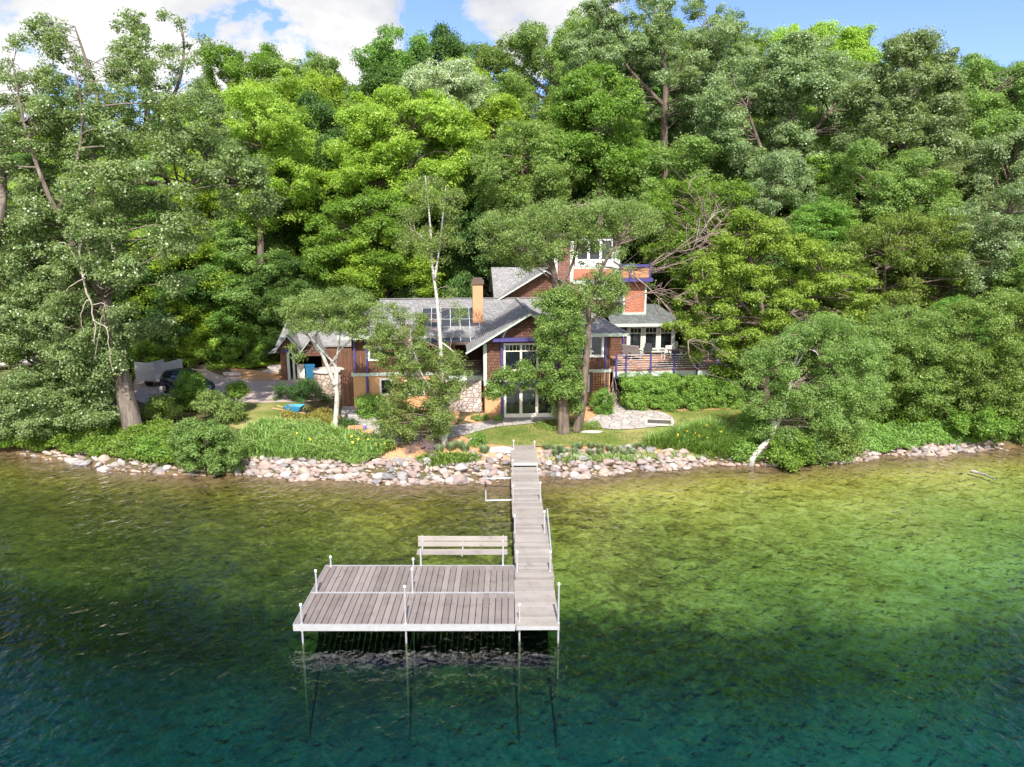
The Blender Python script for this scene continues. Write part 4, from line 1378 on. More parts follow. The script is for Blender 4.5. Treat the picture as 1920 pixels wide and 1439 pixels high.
# ------------------------------------------------------------------ small things in the garden
def car_at():
    a, b = gp(312, 728), gp(398, 752)
    d = b - a
    rz = math.atan2(d[1], d[0])
    c = (a + b) / 2
    o = empty('parked_car', (c[0], c[1], float(hz(c[0], c[1])) + .05), rz, 'dark blue hatchback parked on the drive behind shrubs, front towards the house', 'car')
    st_ = [(-2.2, .45, .85, .87, .72, .6), (-2.12, .35, .98, 1.12, .84, .62), (-1.7, .28, 1.0, 1.45, .89, .64), (-.6, .26, .99, 1.52, .9, .66), (.25, .26, .97, 1.47, .9, .66),
           (.75, .26, .96, 1.22, .9, .70), (1.15, .26, .95, 1.0, .9, .76), (1.75, .28, .87, .91, .88, .72), (2.1, .33, .74, .77, .80, .62), (2.22, .40, .62, .64, .70, .52)]
    vs, fs = [], []
    for x, zb, zl, zr, wb, wr in st_:
        zm = (zb + zl) / 2 + .05
        vs += [(x, -wb * .93, zb), (x, -wb * 1.02, zm), (x, -wb, zl), (x, -wr, zr), (x, wr, zr), (x, wb, zl), (x, wb * 1.02, zm), (x, wb * .93, zb)]
    for i in range(len(st_) - 1):
        for k in range(8):
            fs.append((i * 8 + k, i * 8 + (k + 1) % 8, (i + 1) * 8 + (k + 1) % 8, (i + 1) * 8 + k))
    fs.append(tuple(range(7, -1, -1)))
    n_ = (len(st_) - 1) * 8
    fs.append(tuple(range(n_, n_ + 8)))
    mb = MB().add(vs, fs)
    ob = mb.build('body', 'car_paint', o, True)
    mo = ob.modifiers.new('soft', 'BEVEL')
    mo.width = .04
    mo.segments = 2
    for sg in (-1, 1):
        g_ = MB()
        for (xa, _, za, ra, wa, va), (xb, _, zb_, rb, wb_, vb) in zip(st_[1:5], st_[2:6]):
            def pnt(x, zl, zr, wb, wr, f):
                return (x, sg * (wb + (wr - wb) * f + .012), zl + (zr - zl) * f + .004)
            if abs(xa + .6) < .01:
                xa += .06
            g_.add([pnt(xa + .03, za, ra, wa, va, .12), pnt(xb - .03, zb_, rb, wb_, vb, .12), pnt(xb - .03, zb_, rb, wb_, vb, .86), pnt(xa + .03, za, ra, wa, va, .86)], [(0, 1, 2, 3) if sg < 0 else (3, 2, 1, 0)])
        g_.build('side_window', 'car_glass', o)
    MB().add([(.29, -.6, 1.47), (.29, .6, 1.47), (1.12, .7, 1.035), (1.12, -.7, 1.035)], [(0, 3, 2, 1)]).build('windscreen', 'car_glass', o)
    MB().add([(-1.73, -.58, 1.46), (-1.73, .58, 1.46), (-2.13, .58, 1.13), (-2.13, -.58, 1.13)], [(0, 1, 2, 3)]).build('rear_window', 'car_glass', o)
    for x in (-1.35, 1.38):
        for y in (-.82, .82):
            wh = MB().tube([(x, y - .11, .32), (x, y + .11, .32)], .32, 18).build('wheel', 'rubber', o, True)
            MB().tube([(x, y - .12, .32), (x, y + .12, .32)], .19, 14).build('rim', 'chrome', wh)
    for y in (-.55, .55):
        MB().hexa([(2.02, y - .2, .60), (2.2, y - .12, .60), (2.2, y + .12, .60), (2.02, y + .2, .60), (1.95, y - .2, .78), (2.12, y - .12, .74), (2.12, y + .12, .74), (1.95, y + .2, .78)]).build('headlight', 'chrome', o)
    MB().box(2.225, 2.25, -.26, .26, .44, .56).build('licence_plate', 'plate_white', o)
    MB().box(2.19, 2.235, -.4, .4, .58, .63).build('grille', 'chrome', o)
    return o


car_at()
q = gp(277, 728)
tl = empty('utility_trailer', (q[0], q[1], float(hz(q[0], q[1])) + .04), -.35, 'grey utility trailer with a ribbed side standing behind the dark car', 'trailer')
f = MB().box(-1.0, .75, 0, .05, .45, 1.75)
for k in range(6):
    f.box(-1.0, .75, -.04, -.001, .5 + k * .21, .57 + k * .21)
f.build('ribbed_side', 'trailer_grey', tl)
MB().box(-1.0, .75, .051, 2.6, .42, .5).box(-1.0, -.95, .051, 2.6, .5, 1.5).build('bed', 'trailer_grey', tl)
MB().box(.70, .75, .051, 2.6, .5, 1.65).build('front_panel', 'trailer_grey', tl)
MB().bar((.75, .5, .5), (1.7, .9, .48), .08, .08).bar((.75, 1.9, .5), (1.7, 1.0, .48), .08, .08).build('tongue', 'chimney_cap', tl)
for y in (.35, 2.2):
    MB().tube([(-.2, y - .1, .3), (-.2, y + .1, .3)], .3, 14).build('wheel', 'rubber', tl, True)

q = gp(553, 782)
wb_ = empty('wheelbarrow', (q[0], q[1], float(hz(q[0], q[1])) + .03), math.radians(172), 'blue wheelbarrow with wooden handles standing on grass by the dark yew', 'wheelbarrow')
MB().add([(-.35, -.25, .35), (.3, -.22, .32), (.3, .22, .32), (-.35, .25, .35), (-.55, -.38, .68), (.55, -.34, .66), (.55, .34, .66), (-.55, .38, .68),
          (-.52, -.35, .68), (.52, -.31, .66), (.52, .31, .66), (-.52, .35, .68), (-.32, -.22, .38), (.27, -.19, .35), (.27, .19, .35), (-.32, .22, .38)],
         [(0, 3, 2, 1), (0, 1, 5, 4), (1, 2, 6, 5), (2, 3, 7, 6), (3, 0, 4, 7), (4, 5, 9, 8), (5, 6, 10, 9), (6, 7, 11, 10), (7, 4, 8, 11), (9, 13, 12, 8), (10, 14, 13, 9), (11, 15, 14, 10), (8, 12, 15, 11), (12, 13, 14, 15)]).build('tray', 'tub_blue', wb_)
for s_ in (-1, 1):
    MB().bar((-.75, s_ * .12, .25), (1.25, s_ * .33, .55), .045, .05).build('handle', 'handle_wood', wb_)
    MB().bar((.35, s_ * .24, .36), (.4, s_ * .26, 0), .03, .03).build('leg', 'chimney_cap', wb_)
MB().tube([(-.72, -.05, .2), (-.72, .05, .2)], .2, 16).build('wheel', 'rubber', wb_, True)
q = gp(573, 776)
gp0 = np.array([q[0], q[1], float(hz(q[0], q[1]))])
ot = empty('garden_stake', gp0, 0, 'thin green stake leaning beside the blue wheelbarrow', 'stake')
MB().tube([(0, 0, 0), (-.25, .1, 1.25)], .02, 8).build('rod', 'pole_green', ot)

for px, py, rz, w2, lab in ((671, 820, .15, .52, 'small low wooden table, rear one of the two by the picnic spot'), (686, 827, -.12, .45, 'small low wooden table with the blue cup near the lush bed')):
    q = gp(px, py)
    o = empty('picnic_table', (q[0], q[1], float(hz(q[0], q[1])) + .08), rz, lab, 'table')
    f = MB()
    for k in range(4):
        f.tone = R.random()
        f.box(-w2, w2, -.36 + k * .18 + .005, -.36 + (k + 1) * .18 - .005, .46, .50)
    f.build('table_top', 'picnic_wood', o)
    for sx in (-1, 1):
        for sy in (-1, 1):
            MB().bar((sx * (w2 - .08), sy * .28, 0), (sx * (w2 - .1), sy * .26, .458), .06, .06).build('leg', 'picnic_wood', o)
    if 'cup' in lab:
        c = empty('cup', (q[0] - .05, q[1] + .1, float(hz(q[0], q[1])) + .582), 0, 'tall blue cup standing on the low wooden table', 'cup')
        MB().lathe(0, 0, [(.075, 0), (.09, .3), (.075, .3), (.06, .04)], 16).build('cup_body', 'cup_blue', c, True)
        MB().lathe(0, 0, [(.094, .301), (.094, .325), (.05, .335)], 16).build('lid', 'frame_white', c)

q = gp(1236, 796)
fp = empty('fire_pit', (q[0], q[1], float(hz(q[0], q[1])) + .07), -.18, 'square fire pit edged with pale stone slabs beside the patio', 'fire pit')
f = MB()
f.hexa([(-.85, -.62, 0), (.85, -.62, 0), (.85, -.46, 0), (-.85, -.46, 0), (-.84, -.61, .09), (.83, -.60, .10), (.84, -.46, .09), (-.84, -.46, .09)])
f.hexa([(-.85, .46, 0), (.85, .46, 0), (.85, .62, 0), (-.85, .62, 0), (-.84, .46, .1), (.84, .46, .09), (.83, .61, .1), (-.82, .6, .09)])
f.box(-.85, -.68, -.455, .455, 0, .085).box(.68, .85, -.455, .455, 0, .095)
f.build('stone_rim', 'slab_pale', fp)
f = MB()
for k in range(14):
    f.tube([(R.uniform(-.4, .4), R.uniform(-.25, .25), .05), (R.uniform(-.4, .4), R.uniform(-.25, .25), R.uniform(.05, .1))], .035, 6)
f.box(-.68, .68, -.455, .455, .01, .07)
f.build('ash_bed', 'ash', fp)
q = gp(1160, 748)
gs_ = empty('garden_ornament', (q[0], q[1], float(hz(q[0], q[1])) + .07), 0, 'small white ornament on the paving between house and hedge', 'ornament')
MB().lathe(0, 0, [(.14, 0), (.17, .12), (.13, .26), (.06, .34), (.07, .42), (.02, .48)], 14).build('figure', 'frame_white', gs_, True)

q = at_z(18, 676, 2.0)
bo = empty('rowing_boat', (q[0], q[1], float(hz(q[0], q[1])) + .1), .5, 'white boat lying on land behind the left cottonwood', 'boat')
vs, fs = [], []
for i, u in enumerate(np.linspace(-1.9, 1.9, 9)):
    k = max(.04, 1 - (abs(u) / 1.95) ** 2.4)
    vs += [(u, -.75 * k, .75), (u, -.55 * k, .2), (u, 0, .05), (u, .55 * k, .2), (u, .75 * k, .75), (u, .6 * k, .72), (u, 0, .3), (u, -.6 * k, .72)]
for i in range(8):
    for k in range(8):
        fs.append((i * 8 + k, i * 8 + (k + 1) % 8, (i + 1) * 8 + (k + 1) % 8, (i + 1) * 8 + k))
MB().add(vs, fs).build('hull', 'boat_white', bo, True)
MB().box(-.2, .1, -.62, .62, .6, .64).build('thwart', 'boat_white', bo)

for a, b, z0, z1, r, lab in (((1731, 838), (1757, 857), .35, -.05, .06, 'bare grey branch reaching from the bank into the water'),
                             ((1820, 884), (1868, 901), -.06, -.22, .09, 'sunken pale log lying in the shallows at far right')):
    p0, p1 = at_z(*a, z0), at_z(*b, z1)
    tag(MB().tube(smooth_line([p0, (p0 + p1) / 2 + np.array([.1, .05, .05]), p1]), [r * (1 - .07 * k) for k in range(9)], 8).build('fallen_branch', 'log_grey', None, True), lab, 'branch')
p0, p1 = at_z(39, 834, .35), at_z(63, 830, .35)
tag(MB().bar(p0, p1, .3, .06).build('weathered_plank', 'log_grey'), 'pale weathered plank at the water edge on the far left shore', 'plank')

# ------------------------------------------------------------------ ground plants
g = np.random.default_rng(21)


def lush(name, label, poly, n, h, wd, mat, lean=.35, off=0.0, flowers=0):
    xy = scatter(g, poly, n)
    v, q, t_ = blades(g, xy, h, wd, lean, off)
    tag(link(name, np_mesh(name, v, q, t_, mat=mat)), label, 'plants', kind='stuff')


def leafy(name, label, poly, n, h, ln, wd, mat):
    """low leafy ground cover: small leaves through a bumpy low volume"""
    n = int(n * 2.1)
    ln, wd = ln * .68, wd * .68
    xy = scatter(g, poly, n)
    bump = .5 + .5 * np.sin(xy[:, 0] * 2.3 + np.sin(xy[:, 1] * 1.7) * 2) * np.cos(xy[:, 1] * 2.6 + xy[:, 0] * .7)
    z = np.maximum(hz(xy[:, 0], xy[:, 1]), .05) + h * (.25 + .75 * bump) * g.uniform(.3, 1, n) ** .6
    nr = np.stack([g.normal(size=n) * .5, g.normal(size=n) * .5 - .25, np.full(n, .8)], -1)
    nr /= np.linalg.norm(nr, axis=1, keepdims=True)
    v, q = leaf_quads(g, np.stack([xy[:, 0], xy[:, 1], z], -1), nr, ln, wd)
    tag(link(name, np_mesh(name, v, q, g.random(n), mat=mat)), label, 'plants', kind='stuff')


lush('lush_plants', 'dense bright green leafy perennials above the left rock bank', [(440, 862), (450, 822), (500, 800), (600, 812), (660, 826), (735, 850), (700, 868), (650, 872), (560, 866)], 6000, .68, .07, 'leaf_lush', .7)
leafy('lush_plants', 'broad leaved perennials mixed in the left bed', [(445, 858), (470, 812), (600, 812), (745, 850), (690, 878), (640, 874), (540, 866)], 16000, .95, .13, .09, 'leaf_bed')
lush('daylilies', 'arching green daylily leaves in the bed right of the lawn', [(1205, 846), (1260, 826), (1330, 806), (1385, 830), (1390, 868), (1330, 862), (1290, 850)], 9000, .75, .05, 'leaf_lush', .9)
lush('lush_plants', 'long grassy leaves over the boulders left of the walkway', [(780, 868), (810, 858), (900, 862), (900, 872), (800, 880)], 1500, .4, .05, 'leaf_lush', .8)
leafy('lush_plants', 'leafy plants spilling over the top of the right rock bank', [(1030, 862), (1120, 858), (1330, 850), (1350, 858), (1240, 866), (1130, 868)], 1300, .35, .11, .08, 'leaf_bed')
lush('lush_plants', 'grassy leaves among the boulders right of the walkway', [(1015, 870), (1060, 862), (1200, 862), (1180, 874), (1060, 876)], 350, .38, .05, 'leaf_lush', .8)
leafy('ground_cover', 'yellow green ground cover along the back of the drive', [(400, 694), (400, 676), (470, 672), (560, 672), (560, 690), (470, 694)], 5000, .6, .2, .14, 'leaf_lime')
leafy('ground_cover', 'rusty green low shrubs behind the lush left bed', [(520, 808), (530, 782), (580, 776), (640, 790), (645, 815), (580, 818)], 5000, .75, .13, .09, 'leaf_rusty')
leafy('ground_cover', 'bright green ground cover above the right shore rocks', [(1600, 858), (1620, 815), (1700, 800), (1790, 808), (1790, 838), (1700, 848)], 9000, .9, .16, .11, 'leaf_shrub')
leafy('ground_cover', 'green undergrowth along the left shore', [(-20, 850), (0, 800), (200, 800), (330, 820), (330, 886), (290, 882), (240, 872), (180, 866), (100, 854)], 19000, 1.0, .17, .11, 'leaf_shrub')
leafy('ground_cover', 'green ground cover round the foot of the twin trunk tree', [(1000, 800), (1030, 790), (1120, 792), (1130, 806), (1090, 812), (1010, 808)], 2400, .3, .10, .07, 'leaf_mid')
leafy('undergrowth', 'green undergrowth under the right hand trees', [(1380, 800), (1450, 770), (1620, 780), (1640, 850), (1570, 864), (1540, 874), (1400, 876)], 12000, .8, .17, .11, 'leaf_green')
leafy('undergrowth', 'green undergrowth on the far right shore', [(1700, 848), (1780, 838), (1790, 780), (1960, 770), (1960, 822)], 9000, .7, .17, .11, 'leaf_green')
lush('lawn_grass', 'short grass of the lawn', [(858, 832), (905, 802), (1000, 790), (1060, 806), (1130, 812), (1250, 812), (1280, 780), (1190, 768), (1250, 760), (1400, 755), (1490, 790), (1400, 832), (1210, 836), (960, 838), (900, 842)], 22000, .06, .02, 'leaf_lawn', .6, .03)
# yellow flowers
xy = scatter(g, [(480, 830), (700, 845), (740, 856), (690, 870), (560, 850)], 13)
xy = np.concatenate([xy, scatter(g, [(1230, 840), (1330, 815), (1380, 845), (1300, 850)], 7)])
pos = np.stack([xy[:, 0], xy[:, 1], hz(xy[:, 0], xy[:, 1]) + .72], -1).repeat(3, 0)
pos += g.normal(size=pos.shape) * .03
v, q = leaf_quads(g, pos, rnd_unit(g, len(pos)), .13, .11)
tag(link('blossoms', np_mesh('blossoms', v, q, g.random(len(pos)), mat='petal_yellow')), 'yellow blossoms over the green beds', 'flowers', kind='stuff')

# blue green grass tufts on the mulch
tuft_pts = [(1022 + 17 * k + g.uniform(-5, 5), 846 + 3 * math.sin(k), 'front') for k in range(12)] + [(1040 + 21 * k + g.uniform(-6, 6), 855 + 2 * math.cos(k * 2), 'rear') for k in range(8)]
tm = []
for k in range(3):
    gg = np.random.default_rng(60 + k)
    n = 260
    r_ = .20 * gg.random(n) ** .5
    a_ = gg.uniform(0, 6.28, n)
    b_ = np.stack([r_ * np.cos(a_), r_ * np.sin(a_), r_ * 0], -1)
    H_ = .42 * gg.uniform(.6, 1.1, n)
    tip = b_ * 2.0 + np.stack([gg.normal(size=n) * .05, gg.normal(size=n) * .05, H_], -1)
    mid = b_ * 1.15 + np.stack([r_ * 0, r_ * 0, H_ * .62], -1)
    wv = np.stack([-np.sin(a_), np.cos(a_), a_ * 0], -1) * .014
    tm.append(np_mesh('grass_tuft', np.stack([b_ - wv, mid - wv, tip, mid + wv], 1).reshape(-1, 3), np.arange(n * 4).reshape(n, 4), gg.random(n), mat='leaf_bluegrass'))
cnt = {'front': 0, 'rear': 0}
for px, py, row in tuft_pts:
    q = gp(px, py)
    o = link('grass_tuft', tm[int(g.integers(3))], None, (q[0], q[1], float(hz(q[0], q[1])) + .04))
    o.rotation_euler = (0, 0, g.uniform(0, 6))
    o.scale = (.8,) * 3
    tag(o, f'blue green tuft, {ORD[cnt[row]]} right of the walkway in the {"lawn side" if row == "front" else "lake side"} row', 'grass tuft', 'ornamental grass tufts on the mulch')
    cnt[row] += 1
for i, (px, py) in enumerate(((812, 843), (823, 850), (846, 846), (862, 842), (872, 848), (908, 852))):
    q = gp(px, py)
    o = link('grass_tuft', tm[i % 3], None, (q[0], q[1], float(hz(q[0], q[1])) + .04))
    tag(o, f'dark grass tuft on mulch, {ORD[i]} right of the plum shrub below the tall birch', 'grass tuft', 'ornamental grass tufts on the mulch')

# ------------------------------------------------------------------ shrubs
shrub('shore_bush', 'big grey green bush hanging over the water left of the rock bank', 388, 842, 62, 52, 36.7, 'leaf_willow', 31, 105, .36, .13, .095, poly=[(330, 800), (355, 785), (400, 795), (430, 810), (455, 850), (450, 880), (420, 895), (395, 898), (370, 880), (330, 880), (315, 850)], depth=1.5, cat='bush')
shrub('garden_bush', 'dark leafy bush hiding the middle of the parked car', 350, 730, 32, 38, 45.0, 'leaf_green', 32, 30, .36, .13, .1, cat='bush', poly=[(322, 745), (330, 708), (350, 692), (372, 705), (382, 740), (385, 765), (360, 770), (325, 765)])
shrub('garden_bush', 'pale green bush below the front of the car', 405, 770, 44, 30, 42.5, 'leaf_birch', 33, 34, .42, .13, .1, cat='bush', poly=[(370, 745), (400, 735), (440, 745), (455, 775), (445, 800), (390, 795), (365, 770)])
shrub('garden_bush', 'small loose bush right of the car licence plate', 445, 735, 22, 18, 44, 'leaf_shrub', 34, 12, .32, .11, .08, cat='bush')
shrub('garden_bush', 'green bush left of the car under the cottonwood', 300, 775, 36, 30, 43, 'leaf_mid', 35, 30, .42, .13, .1, cat='bush')
shrub('yew_bush', 'dark spreading yew beside the stone pier and wheelbarrow', 562, 736, 52, 27, 47.3, 'leaf_yew', 36, 46, .40, .10, .06, cat='bush', poly=[(505, 760), (512, 730), (540, 712), (585, 710), (600, 730), (625, 745), (622, 765), (570, 768)])
shrub('garden_bush', 'dense green bush right of the flagstone path below the left windows', 700, 766, 38, 26, 43.5, 'leaf_shrub', 37, 34, .36, .10, .075, cat='bush')
shrub('garden_bush', 'low dark bush right of the white birch foot', 652, 800, 18, 14, 41, 'leaf_yew', 38, 10, .3, .09, .06, cat='bush')
shrub('round_bush', 'clipped round bush under the brown trellis', 1132, 757, 22, 26, 44.2, 'leaf_shrub', 39, 60, .22, .075, .055, sub=6, per=45, sub_r=.17, depth=.65, cat='bush')
shrub('sapling', 'young green sapling on the mulch left of the walkway', 898, 843, 15, 32, 38.4, 'leaf_shrub', 40, 16, .24, .11, .08, cat='bush', sub=6, per=30)
shrub('plum_bush', 'plum brown twiggy shrub on the bank below the tall birch', 785, 858, 46, 26, 37.6, 'leaf_plum', 41, 40, .30, .07, .035, cat='shrub', poly=[(735, 880), (745, 850), (775, 838), (800, 826), (830, 840), (835, 870), (800, 885), (760, 890)])
for px, py, lab in ((908, 786, 'small bright green plant in the mulch left of the french doors'), (934, 784, 'smallest bright green plant next to the french doors'), (893, 786, 'small bright green plant beside the pale stone wall')):
    shrub('border_plant', lab, px, py, 9, 7, 42.4, 'leaf_lush', px, 6, .16, .08, .06, sub=5, per=30, sub_r=.12, cat='plant', stems=False)
# hedge under the deck
g = np.random.default_rng(44)
bl = []
for _ in range(340):
    u, v_, zz = g.uniform(6.1, 13.4), g.uniform(.9, 2.0), g.uniform(.2, 2.0)
    p = to_world(u, v_, GZ + zz - .04 * max(0, u - 10) * 3)
    r = g.uniform(.25, .42)
    bl.append((*p, r, r, r * .85))
v, q, tn, cc = cloud(g, bl, .20, 7, 32, .10, .085, upbias=.3, flat=.9, jit=.5)
p0 = to_world(9.7, 1.5, GZ)
hd = empty('hedge', p0, 0, 'broad green hedge with a few yellowing leaves in front of the deck', 'hedge')
link('foliage', np_mesh('foliage', v - p0, q, tn, mat='leaf_hedge'), hd)
mb = MB()
for b in bl[::9]:
    s0 = np.array([b[0] * .9 + p0[0] * .1, b[1], GZ - .1])
    mb.tube(curve_pts(s0, b[:3], g, 4), [.03, .025, .02, .01], 5, False)
mb.build('stem', 'bark_brown', hd, True, p0)
for px, py, rx, ry, Y, lm, lab in ((60, 790, 60, 45, 41.5, 'leaf_green', 'green bush on the far left shore under the cottonwood'), (165, 800, 50, 40, 41, 'leaf_shrub', 'bright bush left of the cottonwood foot'),
                                  (110, 720, 60, 45, 44, 'leaf_mid', 'grey green bush behind the left shore bushes'), (290, 850, 40, 24, 38, 'leaf_shrub', 'low bush on the bank right of the cottonwood foot'),
                                  (225, 850, 30, 22, 38.5, 'leaf_lush', 'low pale green bush below the cottonwood foot'), (1420, 805, 40, 40, 41, 'leaf_green', 'dark green bush at the right end of the lawn'),
                                  (1480, 850, 50, 34, 37.9, 'leaf_shrub', 'low green bush around the leaning birch foot'), (1390, 850, 30, 22, 38.6, 'leaf_shrub', 'bush at the right end of the daylily bed'),
                                  (1570, 838, 50, 40, 38.8, 'leaf_mid', 'green bush between leaning birch and right shore rocks'), (1850, 795, 70, 36, 41.5, 'leaf_green', 'green bush under the far right birches'),
                                  (1690, 780, 62, 34, 43, 'leaf_green', 'bush on the slope above the right shore rocks'), (1930, 790, 44, 44, 41.8, 'leaf_mid', 'green bush at the right edge of the shore')):
    shrub('shore_bush', lab, px, py, rx, ry, Y, lm, px + 3, int(rx * ry / 60) + 10, .5, .15, .11, sub=7, per=40, sub_r=.3, cat='bush', group='bushes along the shore')
# ------------------------------------------------------------------ trees drawn one by one
def T(pts, r0, r1):
    return (pts, r0, r1)


def dead_branch(paths):
    def f(g):
        mb = MB()
        for pts, r0, r1 in paths:
            L = smooth_line([at_Y(*p) for p in pts], 4)
            n = len(L)
            L = [p + g.normal(size=3) * .03 for p in L]
            mb.tube(L, [r0 + (r1 - r0) * i / (n - 1) for i in range(n)], 6)
        return [('dead_branch', mb, 'bark_pale')]
    return f


custom_tree('cottonwood_tree', 'huge leaning cottonwood with pale furrowed trunk on the left shore', 'tree', 'leaf_cottonwood', 'bark_cottonwood',
            [T([(252, 815, 40), (240, 760, 40), (224, 690, 40), (208, 610, 40), (192, 555, 40)], .54, .38), T([(192, 555, 40), (160, 500, 39.6), (118, 420, 39.2), (80, 340, 39), (45, 230, 39.5), (25, 120, 40)], .24, .02),
             T([(198, 575, 40), (182, 480, 40.5), (175, 390, 41), (172, 300, 41), (185, 200, 41), (160, 110, 41), (140, 50, 41)], .26, .03), T([(178, 420, 40.6), (230, 330, 41.5), (275, 230, 42), (262, 120, 42), (250, 40, 42)], .26, .04),
             T([(225, 340, 41.4), (300, 345, 41), (345, 348, 40.5), (390, 335, 40), (440, 342, 40), (490, 356, 40), (515, 379, 40)], .17, .05), T([(280, 230, 42), (330, 170, 42.5), (345, 90, 43), (335, 30, 43)], .12, .03), T([(110, 400, 39.2), (150, 280, 38.5), (150, 180, 38.5), (120, 60, 39)], .11, .015)],
            [dict(poly=[(-40, 230), (60, 190), (180, 200), (300, 180), (400, 180), (450, 240), (520, 330), (500, 390), (420, 400), (370, 450), (350, 520), (320, 600), (290, 680), (220, 730), (100, 740), (-40, 720)], Y=39.6, d=3.6, holes=[(-20, 645, 75, 700)], n=190, r=.85, sub=10, per=50, sub_r=.42, ln=.17, wd=.145),
             dict(poly=[(-30, 560), (100, 540), (200, 560), (215, 700), (225, 790), (120, 830), (-30, 830)], Y=39.6, d=1.8, n=105, r=.6, sub=8, per=44, sub_r=.36, ln=.15, wd=.125, limbs=False, holes=[(-20, 645, 75, 700)]),
             dict(poly=[(-40, 260), (-30, 130), (10, 60), (40, 100), (60, 20), (95, 10), (120, 80), (150, 90), (175, 160), (200, 170), (215, 60), (245, 10), (270, 20), (280, 110), (305, 100), (310, 20), (335, 15), (350, 80), (395, 70), (400, 140), (420, 210), (330, 260), (150, 270)], Y=41, d=3.0, n=150, r=.42, sub=5, per=24, sub_r=.32, ln=.16, wd=.13, sq=.9, lr=.02),
             dict(poly=[(205, 260), (215, 80), (240, 25), (262, 25), (275, 120), (290, 260)], Y=41.5, d=1.2, n=34, r=.42, sub=6, per=26, sub_r=.3, ln=.16, wd=.13, sq=1.0, lr=.025),
             dict(poly=[(60, 250), (70, 120), (75, 30), (110, 20), (140, 120), (150, 260)], Y=39.8, d=1.2, n=26, r=.42, sub=6, per=24, sub_r=.3, ln=.16, wd=.13, sq=1.0, lr=.025),
            ],
            201, extra=dead_branch([([(165, 430, 38.6), (152, 455, 38), (152, 500, 37.8), (165, 550, 37.6), (176, 600, 37.6), (178, 650, 37.7)], .09, .02), ([(158, 445, 38), (190, 440, 38), (212, 465, 37.8), (215, 500, 37.8), (230, 525, 37.8)], .05, .015), ([(160, 450, 38), (176, 500, 37.8), (185, 540, 37.8)], .04, .012),
                                        ([(153, 500, 37.8), (120, 455, 37.5), (95, 470, 37.5)], .035, .01), ([(160, 520, 37.7), (130, 540, 37.4), (115, 575, 37.4)], .03, .01), ([(168, 560, 37.6), (150, 590, 37.5), (158, 625, 37.5)], .03, .01), ([(175, 600, 37.6), (200, 620, 37.5), (205, 660, 37.5), (210, 700, 37.5)], .035, .01), ([(172, 575, 37.6), (195, 570, 37.5), (190, 600, 37.5), (175, 680, 37.5)], .025, .01)]))
custom_tree('cottonwood_tree', 'leafy poplar at the left edge with broken brown trunk top', 'tree', 'leaf_cottonwood', 'bark_cottonwood',
            [T([(-60, 800, 42), (-40, 600, 41), (-5, 430, 38), (4, 350, 40), (6, 300, 41), (0, 240, 42), (-10, 180, 42)], .40, .03), T([(-10, 430, 42), (-60, 300, 42), (-80, 150, 42)], .3, .06)],
            [dict(poly=[(-140, 480), (-60, 330), (40, 360), (90, 460), (110, 600), (90, 720), (-20, 760), (-140, 740)], Y=42.5, d=2.5, n=60, r=.8, sub=8, per=42, sub_r=.42, ln=.17, wd=.14, holes=[(-20, 640, 85, 705)])], 202)
custom_tree('birch_tree', 'white birch forking into a wide Y in front of the stone pier', 'tree', 'leaf_birch', 'bark_birch',
            [T([(628, 812, 40.3), (630, 780, 40.3), (632, 745, 40.3), (629, 722, 40.3)], .16, .12), T([(629, 724, 40.3), (617, 695, 40.2), (604, 665, 40), (592, 650, 40), (575, 628, 39.8), (550, 612, 39.6)], .13, .03), T([(630, 728, 40.3), (632, 700, 40.4), (624, 680, 40.4), (605, 662, 40.4), (585, 655, 40.6)], .10, .03),
             T([(630, 728, 40.3), (629, 690, 40.5), (634, 655, 40.6), (638, 625, 40.7), (640, 590, 40.8)], .09, .03), T([(616, 690, 40.4), (640, 655, 40.2), (665, 632, 40), (690, 612, 39.8)], .06, .02), T([(592, 650, 40), (594, 625, 40), (610, 615, 40), (600, 585, 40)], .06, .02)],
            [dict(poly=[(505, 585), (540, 555), (600, 545), (680, 545), (725, 575), (715, 610), (640, 625), (570, 625), (530, 625)], Y=40.2, d=1.8, n=80, r=.5, sub=8, per=26, sub_r=.32, ln=.12, wd=.085, sq=.55),
             dict(poly=[(545, 640), (575, 660), (570, 690), (545, 680)], Y=39.9, d=.5, n=5, r=.3, sub=5, per=16, sub_r=.22, ln=.11, wd=.08), dict(poly=[(640, 620), (700, 610), (725, 640), (690, 650), (650, 645)], Y=40, d=1.0, n=10, r=.35, sub=5, per=18, sub_r=.25, ln=.11, wd=.08)], 203, limb_r=.022, limbm='bark_twig')
